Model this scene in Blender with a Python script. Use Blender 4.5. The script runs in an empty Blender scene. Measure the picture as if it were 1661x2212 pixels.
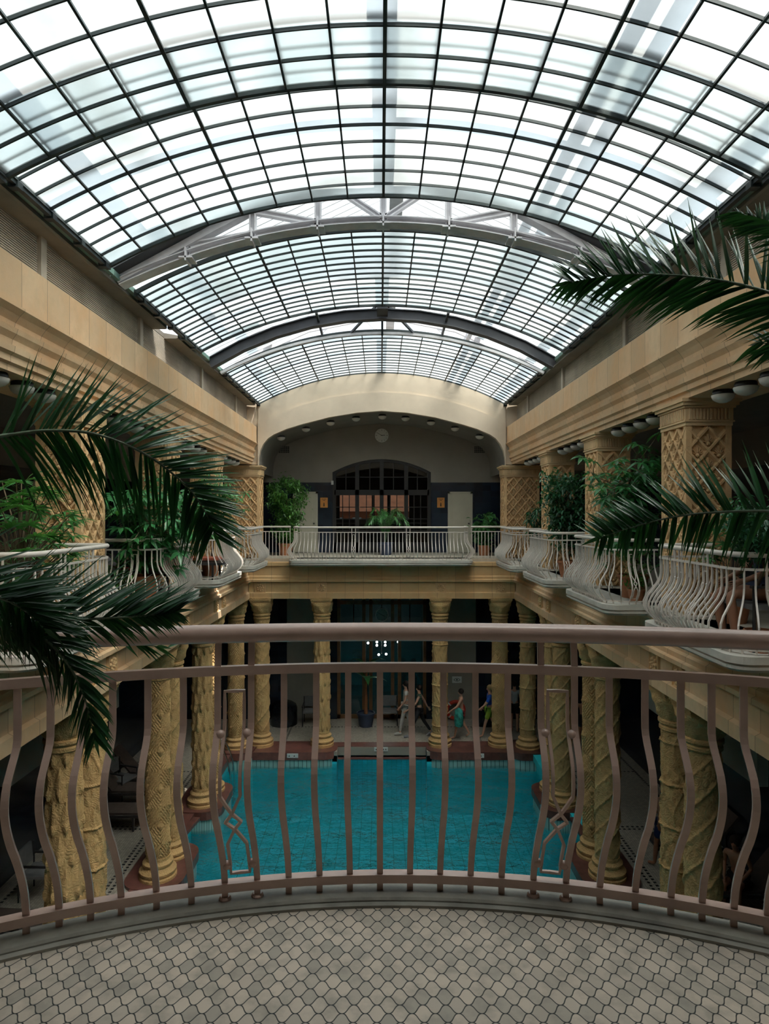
import bpy, bmesh, math, random
from mathutils import Vector, Matrix

# ------------------------------------------------------------------ camera, sky, sun, exposure
sc = bpy.context.scene
COL = sc.collection
F, E, CX, VX, HY = 1450.0, 1.38, -0.04, 822.0, 1110.0      # focal length in pixels, eye height, eye offset, vanishing point
cam = bpy.data.cameras.new('camera')
cam.sensor_width = 36.0
cam.sensor_fit = 'AUTO'
cam.lens = F * 36.0 / 2212.0
cam.shift_x = (830.5 - VX) / 2212.0
cam.shift_y = (HY - 1106.0) / 2212.0
cam.clip_start = 0.05
camo = bpy.data.objects.new('camera', cam)
camo.location = (CX, 0, E)
camo.rotation_euler = (math.pi / 2, 0, 0)
COL.objects.link(camo)
sc.camera = camo

SKY_STRENGTH = 2.1
SUN_STRENGTH = 17.0
SUN_DIR = Vector((-0.31, 0.25, -1.0))
EXPOSURE = -0.5
w = bpy.data.worlds.new('sky')
sc.world = w
w.use_nodes = True
bg = w.node_tree.nodes['Background']
bg.inputs[0].default_value = (0.86, 0.94, 1.0, 1)
bg.inputs[1].default_value = SKY_STRENGTH
sun = bpy.data.lights.new('sun', 'SUN')
sun.energy = SUN_STRENGTH
sun.angle = math.radians(0.6)
sun.color = (1.0, 0.94, 0.86)
suno = bpy.data.objects.new('sun', sun)
suno.rotation_euler = SUN_DIR.to_track_quat('-Z', 'Y').to_euler()
suno.location = (8, -8, 30)
COL.objects.link(suno)
vs = sc.view_settings
vs.view_transform = 'Standard'
vs.look = 'None'
vs.gamma = 1.0
vs.use_curve_mapping = False
vs.exposure = EXPOSURE
sc.cycles.max_bounces = 7
sc.cycles.diffuse_bounces = 4
sc.cycles.glossy_bounces = 3
sc.cycles.transmission_bounces = 6
sc.cycles.transparent_max_bounces = 8
sc.cycles.sample_clamp_indirect = 6.0
sc.cycles.caustics_reflective = False
sc.cycles.caustics_refractive = True
sc.cycles.use_denoising = True
sc.cycles.use_adaptive_sampling = True
sc.cycles.adaptive_threshold = 0.03

RND = random.Random(11)
PI = math.pi


def at(px, py, y):
    """the point of the hall seen at a place of the photograph, y metres ahead"""
    return Vector((CX + (px - VX) / F * y, y, E - (py - HY) / F * y))


# ------------------------------------------------------------------ mesh helpers
class MB:
    def __init__(s):
        s.v, s.f, s.m, s.cur = [], [], [], 0

    def add(s, vs_, fs, M=None):
        b = len(s.v)
        if M is not None:
            s.v += [tuple(M @ Vector(v)) for v in vs_]
        else:
            s.v += [tuple(v) for v in vs_]
        s.f += [[b + i for i in f] for f in fs]
        s.m += [s.cur] * len(fs)

    def box(s, x0, y0, z0, x1, y1, z1, M=None):
        s.add([(x0, y0, z0), (x1, y0, z0), (x1, y1, z0), (x0, y1, z0), (x0, y0, z1), (x1, y0, z1), (x1, y1, z1), (x0, y1, z1)],
              [(0, 3, 2, 1), (4, 5, 6, 7), (0, 1, 5, 4), (1, 2, 6, 5), (2, 3, 7, 6), (3, 0, 4, 7)], M)

    def bar(s, p, q, wd, ht, up=(0, 0, 1)):
        p, q = Vector(p), Vector(q)
        t = (q - p).normalized()
        a = t.cross(Vector(up))
        if a.length < 1e-4:
            a = t.cross(Vector((1, 0, 0)))
        a.normalize()
        b = a.cross(t)
        vs_ = []
        for c in (p, q):
            for i, j in ((-1, -1), (1, -1), (1, 1), (-1, 1)):
                vs_.append(c + a * (i * wd / 2) + b * (j * ht / 2))
        s.add(vs_, [(0, 1, 2, 3), (7, 6, 5, 4), (0, 4, 5, 1), (1, 5, 6, 2), (2, 6, 7, 3), (3, 7, 4, 0)])

    def sweep(s, pts, sec, up=(0, 0, 1), closed=False, cap=True, scales=None):
        """section given as (side, up) pairs carried along the points"""
        pts = [Vector(p) for p in pts]
        n, k = len(pts), len(sec)
        vs_ = []
        for i, p in enumerate(pts):
            a = pts[i - 1] if (i > 0 or closed) else p
            c = pts[(i + 1) % n] if (i < n - 1 or closed) else p
            t = (c - a).normalized()
            sd = t.cross(Vector(up))
            if sd.length < 1e-4:
                sd = t.cross(Vector((0, 1, 0)))
            sd.normalize()
            u = sd.cross(t)
            sc_ = scales[i] if scales else 1
            for (x, y) in sec:
                vs_.append(p + sd * (x * sc_) + u * (y * sc_))
        fs = []
        for i in range(n if closed else n - 1):
            j = (i + 1) % n
            for q in range(k):
                r = (q + 1) % k
                fs.append((i * k + q, i * k + r, j * k + r, j * k + q))
        if cap and not closed:
            fs.append(tuple(range(k - 1, -1, -1)))
            fs.append(tuple((n - 1) * k + q for q in range(k)))
        s.add(vs_, fs)

    def tube(s, pts, r, n=8, up=(0, 0, 1), closed=False, scales=None):
        s.sweep(pts, [(r * math.cos(2 * PI * i / n), r * math.sin(2 * PI * i / n)) for i in range(n)], up, closed, True, scales)

    def strip(s, pts, wd, ht, up=(0, 0, 1)):
        s.sweep(pts, [(-wd / 2, -ht / 2), (wd / 2, -ht / 2), (wd / 2, ht / 2), (-wd / 2, ht / 2)], up)

    def lathe(s, prof, n=24, c=(0, 0, 0), M=None, cap=True):
        vs_, fs = [], []
        k = len(prof)
        for i in range(n):
            a = 2 * PI * i / n
            for r, z in prof:
                vs_.append((c[0] + r * math.cos(a), c[1] + r * math.sin(a), c[2] + z))
        for i in range(n):
            j = (i + 1) % n
            for q in range(k - 1):
                fs.append((i * k + q, j * k + q, j * k + q + 1, i * k + q + 1))
        if cap:
            fs.append(tuple(i * k for i in range(n - 1, -1, -1)))
            fs.append(tuple(i * k + k - 1 for i in range(n)))
        s.add(vs_, fs, M)

    def ball(s, c, r, n=10, sc3=(1, 1, 1)):
        m = max(4, n // 2)
        prof = [(max(1e-4, math.sin(PI * i / m)) * r, -math.cos(PI * i / m) * r) for i in range(m + 1)]
        s.lathe(prof, n, (0, 0, 0), Matrix.Translation(c) @ Matrix.Diagonal((*sc3, 1)), cap=False)

    def prism(s, poly, z0, z1, M=None):
        n = len(poly)
        s.add([(x, y, z0) for x, y in poly] + [(x, y, z1) for x, y in poly],
              [tuple(range(n - 1, -1, -1)), tuple(range(n, 2 * n))] + [(i, (i + 1) % n, n + (i + 1) % n, n + i) for i in range(n)], M)

    def extrude_y(s, prof, y0, y1, mirror=False):
        """profile of (x, z) pairs carried along the hall"""
        sg = -1 if mirror else 1
        n = len(prof)
        s.add([(sg * x, y0, z) for x, z in prof] + [(sg * x, y1, z) for x, z in prof],
              [tuple(range(n - 1, -1, -1)), tuple(range(n, 2 * n))] + [(i, (i + 1) % n, n + (i + 1) % n, n + i) for i in range(n)])

    def leaf(s, base, d, nrm, ln, wd, seg=4, droop=0.25, fold=0.25, shape=0.5):
        """a folded leaf blade that bends down along its length"""
        base, d, nrm = Vector(base), Vector(d).normalized(), Vector(nrm)
        sd = d.cross(nrm)
        if sd.length < 1e-3:
            sd = d.cross(Vector((0.3, 0.5, 0.8)))
        sd.normalize()
        nr = sd.cross(d)
        vs_, fs = [], []
        for i in range(seg + 1):
            t = i / seg
            p = base + d * (ln * t) - Vector((0, 0, 1)) * (droop * ln * t * t)
            wv = wd * (math.sin(PI * min(1, (0.06 + 0.94 * t) ** shape)) if i < seg else 0.02) / 2
            vs_ += [p - sd * wv + nr * (wv * fold), p, p + sd * wv + nr * (wv * fold)]
        for i in range(seg):
            a = i * 3
            fs += [(a, a + 1, a + 4, a + 3), (a + 1, a + 2, a + 5, a + 4)]
        s.add(vs_, fs)

    def build(s, name, mats, parent=None, smooth=None, normals=True, loc=None):
        me = bpy.data.meshes.new(name)
        me.from_pydata(s.v, [], s.f)
        if not isinstance(mats, (list, tuple)):
            mats = [mats]
        for m_ in mats:
            me.materials.append(m_)
        if len(mats) > 1:
            for p, i in zip(me.polygons, s.m):
                p.material_index = i
        if normals:
            bm = bmesh.new()
            bm.from_mesh(me)
            bmesh.ops.recalc_face_normals(bm, faces=bm.faces)
            bm.to_mesh(me)
            bm.free()
        if smooth is not None:
            for p in me.polygons:
                p.use_smooth = True
            if smooth < 3:
                me.set_sharp_from_angle(angle=smooth)
        me.update()
        o = bpy.data.objects.new(name, me)
        COL.objects.link(o)
        if parent is not None:
            o.parent = parent
        if loc is not None:
            o.location = loc
        return o


def thing(name, label, cat, loc=(0, 0, 0), rz=0.0, group=None):
    o = bpy.data.objects.new(name, None)
    o.empty_display_size = 0.2
    COL.objects.link(o)
    o.location = loc
    o.rotation_euler = (0, 0, rz)
    return tag(o, label, cat, group)


def tag(o, label, cat, group=None):
    o['label'] = label
    o['category'] = cat
    if group:
        o['group'] = group
    return o


def struct(o, label=None, cat=None):
    o['kind'] = 'structure'
    if label:
        o['label'] = label
    if cat:
        o['category'] = cat
    return o


def dup(root, loc, rz, label, group=None, cat=None):
    def cp(o, parent):
        c = o.copy()
        COL.objects.link(c)
        if parent is not None:
            c.parent = parent
        for ch in list(o.children):
            cp(ch, c)
        return c
    r = cp(root, None)
    r.location = loc
    r.rotation_euler = (0, 0, rz)
    r['label'] = label
    if group:
        r['group'] = group
    if cat:
        r['category'] = cat
    return r


# ------------------------------------------------------------------ materials
class NT:
    def __init__(s, name):
        s.mat = bpy.data.materials.new(name)
        s.mat.use_nodes = True
        s.t = s.mat.node_tree
        s.p = s.t.nodes['Principled BSDF']
        s.out = s.t.nodes['Material Output']

    def n(s, typ, **kw):
        nd = s.t.nodes.new(typ)
        for k, v in kw.items():
            setattr(nd, k, v)
        return nd

    def put(s, sock, v):
        if hasattr(v, 'is_linked') or isinstance(v, bpy.types.NodeSocket):
            s.t.links.new(v, sock)
        else:
            if isinstance(v, (tuple, list)) and len(v) == 3 and sock.type == 'RGBA':
                v = (*v, 1)
            sock.default_value = v

    def m(s, op, a, b=None, c=None):
        nd = s.n('ShaderNodeMath', operation=op)
        s.put(nd.inputs[0], a)
        if b is not None:
            s.put(nd.inputs[1], b)
        if c is not None:
            s.put(nd.inputs[2], c)
        return nd.outputs[0]

    def mix(s, fac, a, b):
        nd = s.n('ShaderNodeMix', data_type='RGBA')
        s.put(nd.inputs[0], fac)
        s.put(nd.inputs[6], a)
        s.put(nd.inputs[7], b)
        return nd.outputs[2]

    def noise(s, scale, detail=4, rough=0.55, co=None):
        nd = s.n('ShaderNodeTexNoise')
        nd.inputs['Scale'].default_value = scale
        nd.inputs['Detail'].default_value = detail
        nd.inputs['Roughness'].default_value = rough
        s.put(nd.inputs['Vector'], co if co is not None else s.co())
        return nd.outputs[0]

    def co(s):
        if not hasattr(s, '_co'):
            s._co = s.n('ShaderNodeTexCoord').outputs['Object']
        return s._co

    def xyz(s):
        if not hasattr(s, '_x'):
            nd = s.n('ShaderNodeSeparateXYZ')
            s.put(nd.inputs[0], s.co())
            s._x = nd.outputs
        return s._x

    def bump(s, h, strength=0.3, dist=0.02):
        nd = s.n('ShaderNodeBump')
        nd.inputs['Strength'].default_value = strength
        nd.inputs['Distance'].default_value = dist
        s.put(nd.inputs['Height'], h)
        s.put(s.p.inputs['Normal'], nd.outputs[0])

    def ramp(s, fac, lo, hi):
        nd = s.n('ShaderNodeMapRange')
        s.put(nd.inputs[0], fac)
        nd.inputs[1].default_value, nd.inputs[2].default_value = lo, hi
        return nd.outputs[0]

    def fin(s, col, rough=0.6, metal=0.0, spec=0.5):
        s.put(s.p.inputs['Base Color'], col)
        s.put(s.p.inputs['Roughness'], rough)
        s.p.inputs['Metallic'].default_value = metal
        s.p.inputs['Specular IOR Level'].default_value = spec
        return s.mat


def mul(c, k):
    return tuple(min(1, x * k) for x in c)


def plain(name, col, rough=0.6, var=0.12, scale=4.0, bump=0.0, bscale=60.0, metal=0.0, spec=0.4):
    t = NT(name)
    c = t.mix(t.ramp(t.noise(scale, 5), 0.3, 0.7), mul(col, 1 - var), mul(col, 1 + var))
    if bump:
        t.bump(t.noise(bscale, 3), bump, 0.01)
    return t.fin(c, rough, metal, spec)


def blocks(name, col, axis, size, var=0.16, rough=0.75, horiz=None, joint=0.55):
    """ashlar: blocks of slightly different tone with thin joints"""
    t = NT(name)
    x = t.xyz()
    u = t.m('DIVIDE', x[axis], size)
    idx = t.m('FLOOR', u)
    fr = t.m('FRACT', u)
    d = t.m('ABSOLUTE', t.m('SUBTRACT', fr, 0.5))
    line = t.m('GREATER_THAN', d, 0.5 - 0.006 / size)
    key = idx
    if horiz:
        v = t.m('DIVIDE', x[2], horiz)
        key = t.m('ADD', idx, t.m('MULTIPLY', t.m('FLOOR', v), 17.3))
        d2 = t.m('ABSOLUTE', t.m('SUBTRACT', t.m('FRACT', v), 0.5))
        line = t.m('MAXIMUM', line, t.m('GREATER_THAN', d2, 0.5 - 0.006 / horiz))
    wn = t.n('ShaderNodeTexWhiteNoise', noise_dimensions='1D')
    t.put(wn.inputs['W'], key)
    a = t.mix(wn.outputs[0], mul(col, 1 - var), mul(col, 1 + var))
    warm = t.mix(t.ramp(t.noise(1.3, 5), 0.35, 0.7), a, (col[0] * 0.95, col[1] * 0.80, col[2] * 0.68))
    b = t.mix(t.m('MULTIPLY', t.ramp(t.noise(9, 6), 0.4, 0.8), 0.35), warm, mul(col, 0.7))
    c = t.mix(line, b, mul(col, joint))
    t.bump(t.noise(70, 3), 0.25, 0.006)
    return t.fin(c, rough, 0, 0.25)


SAND = (0.62, 0.44, 0.25)
M = {}
M['stone'] = plain('sandstone', SAND, 0.8, 0.18, 2.2, 0.35, 55, spec=0.2)
M['stone_y'] = blocks('sandstone_ashlar_long', (0.66, 0.48, 0.30), 1, 0.56)
M['stone_x'] = blocks('sandstone_ashlar_cross', (0.60, 0.42, 0.22), 0, 0.56)
M['carved'] = plain('carved_sandstone', (0.62, 0.405, 0.21), 0.8, 0.2, 3.0, 0.5, 70, spec=0.2)
M['column'] = plain('carved_column_stone', (0.58, 0.405, 0.18), 0.75, 0.25, 2.5, 0.5, 60, spec=0.25)
def carved_mat(name, col):
    t = NT(name)
    c = t.mix(t.ramp(t.noise(2.5, 6), 0.3, 0.7), mul(col, .75), mul(col, 1.22))
    v = t.n('ShaderNodeTexVoronoi', feature='SMOOTH_F1')
    v.inputs['Scale'].default_value = 17
    t.put(v.inputs['Vector'], t.co())
    h = t.m('ADD', t.m('MULTIPLY', t.m('SINE', t.m('MULTIPLY', v.outputs['Distance'], 22)), .5), t.m('MULTIPLY', t.noise(60, 4), .6))
    t.bump(h, .42, .012)
    return t.fin(c, .75, 0, .25)


M['column'] = carved_mat('carved_column_stone', (0.50, 0.315, 0.135))
M['ribbed'] = plain('ribbed_grey_wall', (0.42, 0.385, 0.32), 0.8, 0.22, 1.6)
M['soffit'] = plain('grey_eave', (0.20, 0.185, 0.155), 0.8, 0.15, 2)
M['greenmetal'] = plain('green_gutter_metal', (0.16, 0.27, 0.23), 0.5, 0.15, 3)
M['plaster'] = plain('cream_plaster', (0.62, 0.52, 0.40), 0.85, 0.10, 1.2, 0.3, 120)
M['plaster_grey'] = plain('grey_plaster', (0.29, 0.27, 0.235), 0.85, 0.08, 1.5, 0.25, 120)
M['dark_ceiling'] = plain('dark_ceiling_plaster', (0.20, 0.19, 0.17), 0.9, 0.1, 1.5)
M['bar'] = plain('dark_glazing_bar', (0.010, 0.017, 0.018), 0.5, 0.1, 6)
M['truss'] = plain('grey_painted_steel', (0.70, 0.69, 0.71), 0.45, 0.15, 5)
M['beam'] = plain('dark_steel', (0.045, 0.048, 0.055), 0.45, 0.2, 4)
M['balu'] = plain('cream_painted_iron', (0.66, 0.60, 0.54), 0.42, 0.10, 8, spec=0.4)
M['balu_near'] = plain('cream_iron_backlit_tone', (0.50, 0.355, 0.305), 0.26, 0.10, 10, 0.04, 300, spec=0.8)  # cream iron again, with its backlit shade put into the base colour
M['slab'] = plain('pale_balcony_stone', (0.56, 0.53, 0.47), 0.7, 0.15, 3, 0.2, 90)
M['kerb'] = plain('grey_marble_kerb', (0.235, 0.225, 0.195), 0.5, 0.35, 6, 0.15, 40)
M['redmarble'] = plain('red_marble', (0.095, 0.038, 0.030), 0.35, 0.35, 6)
M['brownwood'] = plain('brown_wood', (0.17, 0.085, 0.035), 0.45, 0.25, 5)
M['blackgloss'] = plain('black_glazed_tile', (0.008, 0.012, 0.016), 0.15, 0.3, 5)
M['door'] = plain('cream_door_paint', (0.56, 0.53, 0.42), 0.5, 0.06, 3)
M['darkmetal'] = plain('dark_metal', (0.03, 0.03, 0.03), 0.4, 0.2, 5)
M['chrome'] = plain('chrome', (0.75, 0.75, 0.75), 0.12, 0.02, 3, metal=1.0)
M['opal'] = plain('opal_glass', (0.62, 0.60, 0.55), 0.25, 0.05, 3)
M['orange'] = plain('orange_sign', (0.62, 0.26, 0.06), 0.5, 0.06, 4)
M['white'] = plain('white_enamel', (0.72, 0.73, 0.70), 0.4, 0.05, 4)
M['black'] = plain('black_paint', (0.012, 0.012, 0.012), 0.4, 0.1, 4)
M['red'] = plain('red_plastic', (0.55, 0.045, 0.02), 0.4, 0.1, 4)
M['grey_fabric'] = plain('grey_fabric', (0.16, 0.16, 0.16), 0.9, 0.15, 8)
M['pot'] = plain('dark_blue_pot', (0.02, 0.03, 0.06), 0.4, 0.2, 5)
M['terracotta'] = plain('terracotta_pot', (0.32, 0.13, 0.06), 0.7, 0.2, 6)
M['bark'] = plain('bark', (0.11, 0.075, 0.045), 0.9, 0.3, 12, 0.5, 40)
M['gallery_floor'] = plain('gallery_stone_floor', (0.42, 0.38, 0.31), 0.6, 0.15, 4)


def leafmat(name, col, trans=0.35, rough=0.38):
    t = NT(name)
    c = t.mix(t.ramp(t.noise(5, 3), 0.3, 0.7), mul(col, 0.65), mul(col, 1.35))
    t.fin(c, rough, 0, 0.45)
    tr = t.n('ShaderNodeBsdfTranslucent')
    t.put(tr.inputs[0], (min(1, col[0] * 2.0), min(1, col[1] * 2.0), col[2] * 0.8))
    mx = t.n('ShaderNodeMixShader')
    mx.inputs[0].default_value = trans
    t.t.links.new(t.p.outputs[0], mx.inputs[1])
    t.t.links.new(tr.outputs[0], mx.inputs[2])
    t.t.links.new(mx.outputs[0], t.out.inputs[0])
    return t.mat


M['palm'] = leafmat('palm_leaf', (0.016, 0.066, 0.028), 0.25, 0.35)
M['palm_light'] = leafmat('sunny_palm_leaf', (0.04, 0.13, 0.02), 0.35, 0.35)
M['ficus'] = leafmat('ficus_leaf', (0.06, 0.17, 0.04), 0.35)
M['ficus_dark'] = leafmat('dark_ficus_leaf', (0.022, 0.095, 0.045), 0.25, 0.3)
M['schefflera'] = leafmat('umbrella_plant_leaf', (0.03, 0.13, 0.045), 0.3, 0.3)
M['rhapis'] = leafmat('lady_palm_leaf', (0.045, 0.16, 0.05), 0.3, 0.35)
M['rachis'] = plain('palm_rib', (0.10, 0.14, 0.09), 0.4, 0.2, 8)


def glass_frosted():
    """frosted sheet: part of the light is scattered evenly, part keeps its direction in a wide soft lobe"""
    t = NT('frosted_roof_glass')
    dirt = t.ramp(t.noise(0.9, 6, 0.6), 0.35, 0.75)
    c = t.mix(dirt, (0.88, 0.93, 0.93), (0.66, 0.73, 0.725))
    tr = t.n('ShaderNodeBsdfTranslucent')
    t.put(tr.inputs[0], c)
    fw = t.n('ShaderNodeBsdfRefraction')
    fw.inputs['IOR'].default_value = 1.42
    fw.inputs['Roughness'].default_value = 0.72
    t.put(fw.inputs[0], c)
    t.fin(mul((0.8, 0.86, 0.85), 0.5), 0.45, 0, 0.4)
    m1 = t.n('ShaderNodeMixShader')
    m1.inputs[0].default_value = 0.8
    t.t.links.new(tr.outputs[0], m1.inputs[1])
    t.t.links.new(fw.outputs[0], m1.inputs[2])
    mx = t.n('ShaderNodeMixShader')
    mx.inputs[0].default_value = 0.86
    t.t.links.new(t.p.outputs[0], mx.inputs[1])
    t.t.links.new(m1.outputs[0], mx.inputs[2])
    t.t.links.new(mx.outputs[0], t.out.inputs[0])
    return t.mat


def see_glass(name, tint, gloss=0.12, rough=0.02, bump=None, refr=0):
    t = NT(name)
    tp = t.n('ShaderNodeBsdfTransparent')
    t.put(tp.inputs[0], tint)
    gl = t.n('ShaderNodeBsdfGlossy')
    gl.inputs['Roughness'].default_value = rough
    fr = t.n('ShaderNodeFresnel')
    fr.inputs[0].default_value = 1.4
    if bump:
        h = t.m('ADD', t.noise(bump[0], 3, 0.5), t.m('MULTIPLY', t.noise(bump[0] * 3.1, 3, 0.5), 0.35))
        b = t.n('ShaderNodeBump')
        b.inputs['Strength'].default_value = bump[1]
        b.inputs['Distance'].default_value = bump[2]
        t.put(b.inputs['Height'], h)
        t.t.links.new(b.outputs[0], gl.inputs['Normal'])
        t.t.links.new(b.outputs[0], fr.inputs['Normal'])
    if refr:
        rf = t.n('ShaderNodeBsdfRefraction')
        rf.inputs['IOR'].default_value = 1.33
        t.put(rf.inputs[0], tint)
        t.t.links.new(b.outputs[0], rf.inputs['Normal'])
        m2 = t.n('ShaderNodeMixShader')
        m2.inputs[0].default_value = refr
        t.t.links.new(tp.outputs[0], m2.inputs[1])
        t.t.links.new(rf.outputs[0], m2.inputs[2])
        tp = m2
    mx = t.n('ShaderNodeMixShader')
    t.put(mx.inputs[0], t.m('MAXIMUM', fr.outputs[0], gloss))
    t.t.links.new(tp.outputs[0], mx.inputs[1])
    t.t.links.new(gl.outputs[0], mx.inputs[2])
    t.t.links.new(mx.outputs[0], t.out.inputs[0])
    t.t.nodes.remove(t.p)
    return t.mat


M['frost'] = glass_frosted()
M['darkglass'] = see_glass('dark_door_glass', (0.10, 0.125, 0.125), 0.05)
M['water'] = see_glass('pool_water', (0.84, 0.99, 0.99), 0.03, 0.02, (2.8, 1.0, 0.35), 0.45)


def tile_grid(name, col, grout, size, axes, var=0.2, rough=0.25, gw=0.06, spec=0.5):
    t = NT(name)
    x = t.xyz()
    ln, key = None, None
    for i, ax in enumerate(axes):
        u = t.m('DIVIDE', x[ax] if ax != 9 else t.m('ADD', t.m('ADD', x[0], t.m('MULTIPLY', x[1], 0.41)), .03), size[i])
        d = t.m('ABSOLUTE', t.m('SUBTRACT', t.m('FRACT', u), 0.5))
        g = t.m('GREATER_THAN', d, 0.5 - gw / 2)
        k = t.m('MULTIPLY', t.m('FLOOR', u), 1.0 if i == 0 else 37.7)
        ln = g if ln is None else t.m('MAXIMUM', ln, g)
        key = k if key is None else t.m('ADD', key, k)
    wn = t.n('ShaderNodeTexWhiteNoise', noise_dimensions='1D')
    t.put(wn.inputs['W'], key)
    c = t.mix(wn.outputs[0], mul(col, 1 - var), mul(col, 1 + var))
    c = t.mix(ln, c, grout)
    t.bump(t.m('SUBTRACT', 1.0, ln), 0.3, 0.004)
    return t.fin(c, rough, 0, spec)


M['navytile'] = tile_grid('dark_blue_wall_tile', (0.012, 0.020, 0.036), (0.02, 0.025, 0.03), (0.30, 0.20), (0, 2), 0.35, 0.18, 0.02)
M['navytile_y'] = tile_grid('dark_blue_wall_tile_side', (0.012, 0.020, 0.036), (0.02, 0.025, 0.03), (0.30, 0.20), (1, 2), 0.35, 0.18, 0.02)
M['pooltile'] = tile_grid('turquoise_pool_tile', (0.03, 0.64, 0.79), (0.006, 0.16, 0.19), (0.30, 0.30), (0, 1), 0.2, 0.3, 0.07)
M['poolwall'] = tile_grid('turquoise_pool_wall_tile', (0.03, 0.60, 0.74), (0.01, 0.2, 0.22), (0.15, 0.15), (0, 2), 0.14, 0.3, 0.05)
M['bandtile'] = tile_grid('pale_waterline_tile', (0.32, 0.55, 0.52), (0.015, 0.05, 0.05), (0.125, 5.0), (9, 2), 0.1, 0.3, 0.12)
M['bandtile_y'] = tile_grid('pale_waterline_tile_side', (0.32, 0.55, 0.52), (0.015, 0.05, 0.05), (0.06, 5.0), (9, 2), 0.1, 0.3, 0.12)
M['mosaic'] = tile_grid('grey_mosaic_floor', (0.40, 0.36, 0.29), (0.22, 0.2, 0.17), (0.05, 0.05), (0, 1), 0.18, 0.5, 0.14)


def onion_tiles():
    P = 0.0645
    t = NT('onion_shaped_floor_tile')
    x = t.xyz()
    u = t.m('DIVIDE', t.m('ADD', x[0], 0.05), P)
    v = t.m('DIVIDE', t.m('ADD', x[1], 0.017), P)
    c = t.m('COSINE', t.m('MULTIPLY', u, 2 * PI))
    c3 = t.m('COSINE', t.m('MULTIPLY', u, 6 * PI))
    c5 = t.m('COSINE', t.m('MULTIPLY', u, 10 * PI))
    k = t.m('ADD', t.m('ADD', 0.25, t.m('MULTIPLY', c5, 0.0)), t.m('SUBTRACT', t.m('MULTIPLY', c, 0.268), t.m('MULTIPLY', c3, 0.018)))
    a_ = t.m('SUBTRACT', v, k)
    b_ = t.m('ADD', v, k)
    d1 = t.m('ABSOLUTE', t.m('SUBTRACT', t.m('FRACT', t.m('ADD', a_, 0.5)), 0.5))
    d2 = t.m('ABSOLUTE', t.m('SUBTRACT', t.m('FRACT', t.m('ADD', b_, 0.5)), 0.5))
    sl = t.m('MULTIPLY', t.m('SINE', t.m('MULTIPLY', u, 2 * PI)), 0.25 * 2 * PI)
    ln = t.m('SQRT', t.m('ADD', 1.0, t.m('MULTIPLY', sl, sl)))
    d = t.m('DIVIDE', t.m('MINIMUM', d1, d2), ln)
    tile = t.n('ShaderNodeMapRange', interpolation_type='SMOOTHSTEP')
    t.put(tile.inputs[0], d)
    tile.inputs[1].default_value, tile.inputs[2].default_value = 0.017, 0.036
    row = t.m('ADD', t.m('FLOOR', a_), t.m('FLOOR', b_))
    off = t.m('MULTIPLY', t.m('ABSOLUTE', t.m('MODULO', t.m('ADD', row, 1.0), 2.0)), 0.5)
    col = t.m('FLOOR', t.m('ADD', t.m('ADD', u, 0.5), off))
    wn = t.n('ShaderNodeTexWhiteNoise', noise_dimensions='1D')
    t.put(wn.inputs['W'], t.m('ADD', t.m('MULTIPLY', row, 13.37), t.m('MULTIPLY', col, 3.71)))
    wcol = t.mix(t.m('POWER', wn.outputs[0], 2.0), (0.62, 0.525, 0.425), (0.37, 0.33, 0.275))
    cl = t.mix(t.m('MULTIPLY', t.ramp(t.noise(13, 5), 0.45, 0.72), 0.65), wcol, (0.22, 0.20, 0.165))
    cl = t.mix(t.m('MULTIPLY', t.ramp(t.noise(2.2, 4), 0.4, 0.75), 0.3), cl, (0.32, 0.29, 0.245))
    cl = t.mix(tile.outputs[0], (0.018, 0.023, 0.022), cl)
    t.bump(tile.outputs[0], 0.5, 0.004)
    return t.fin(cl, 0.5, 0, 0.4)


M['onion'] = onion_tiles()

# ------------------------------------------------------------------ the setting: sizes and depths scaled about the camera, bringing people to life size
LOW = -5.76            # lower floor
WATER = -6.17
PIL_Y = [5.82, 9.52, 13.22, 16.92]
YA = 21.1              # front of the far arch
YN = 1.1               # front of the arch over the photographer


def arc_pts(xe, ze, zc, n):
    """points of a segmental arch from -xe to xe, eaves at ze and crown at zc"""
    h = zc - ze
    r = (xe * xe + h * h) / (2 * h)
    a = math.asin(xe / r)
    return [(r * math.sin(-a + 2 * a * i / n), zc - r + r * math.cos(-a + 2 * a * i / n)) for i in range(n + 1)]


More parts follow.
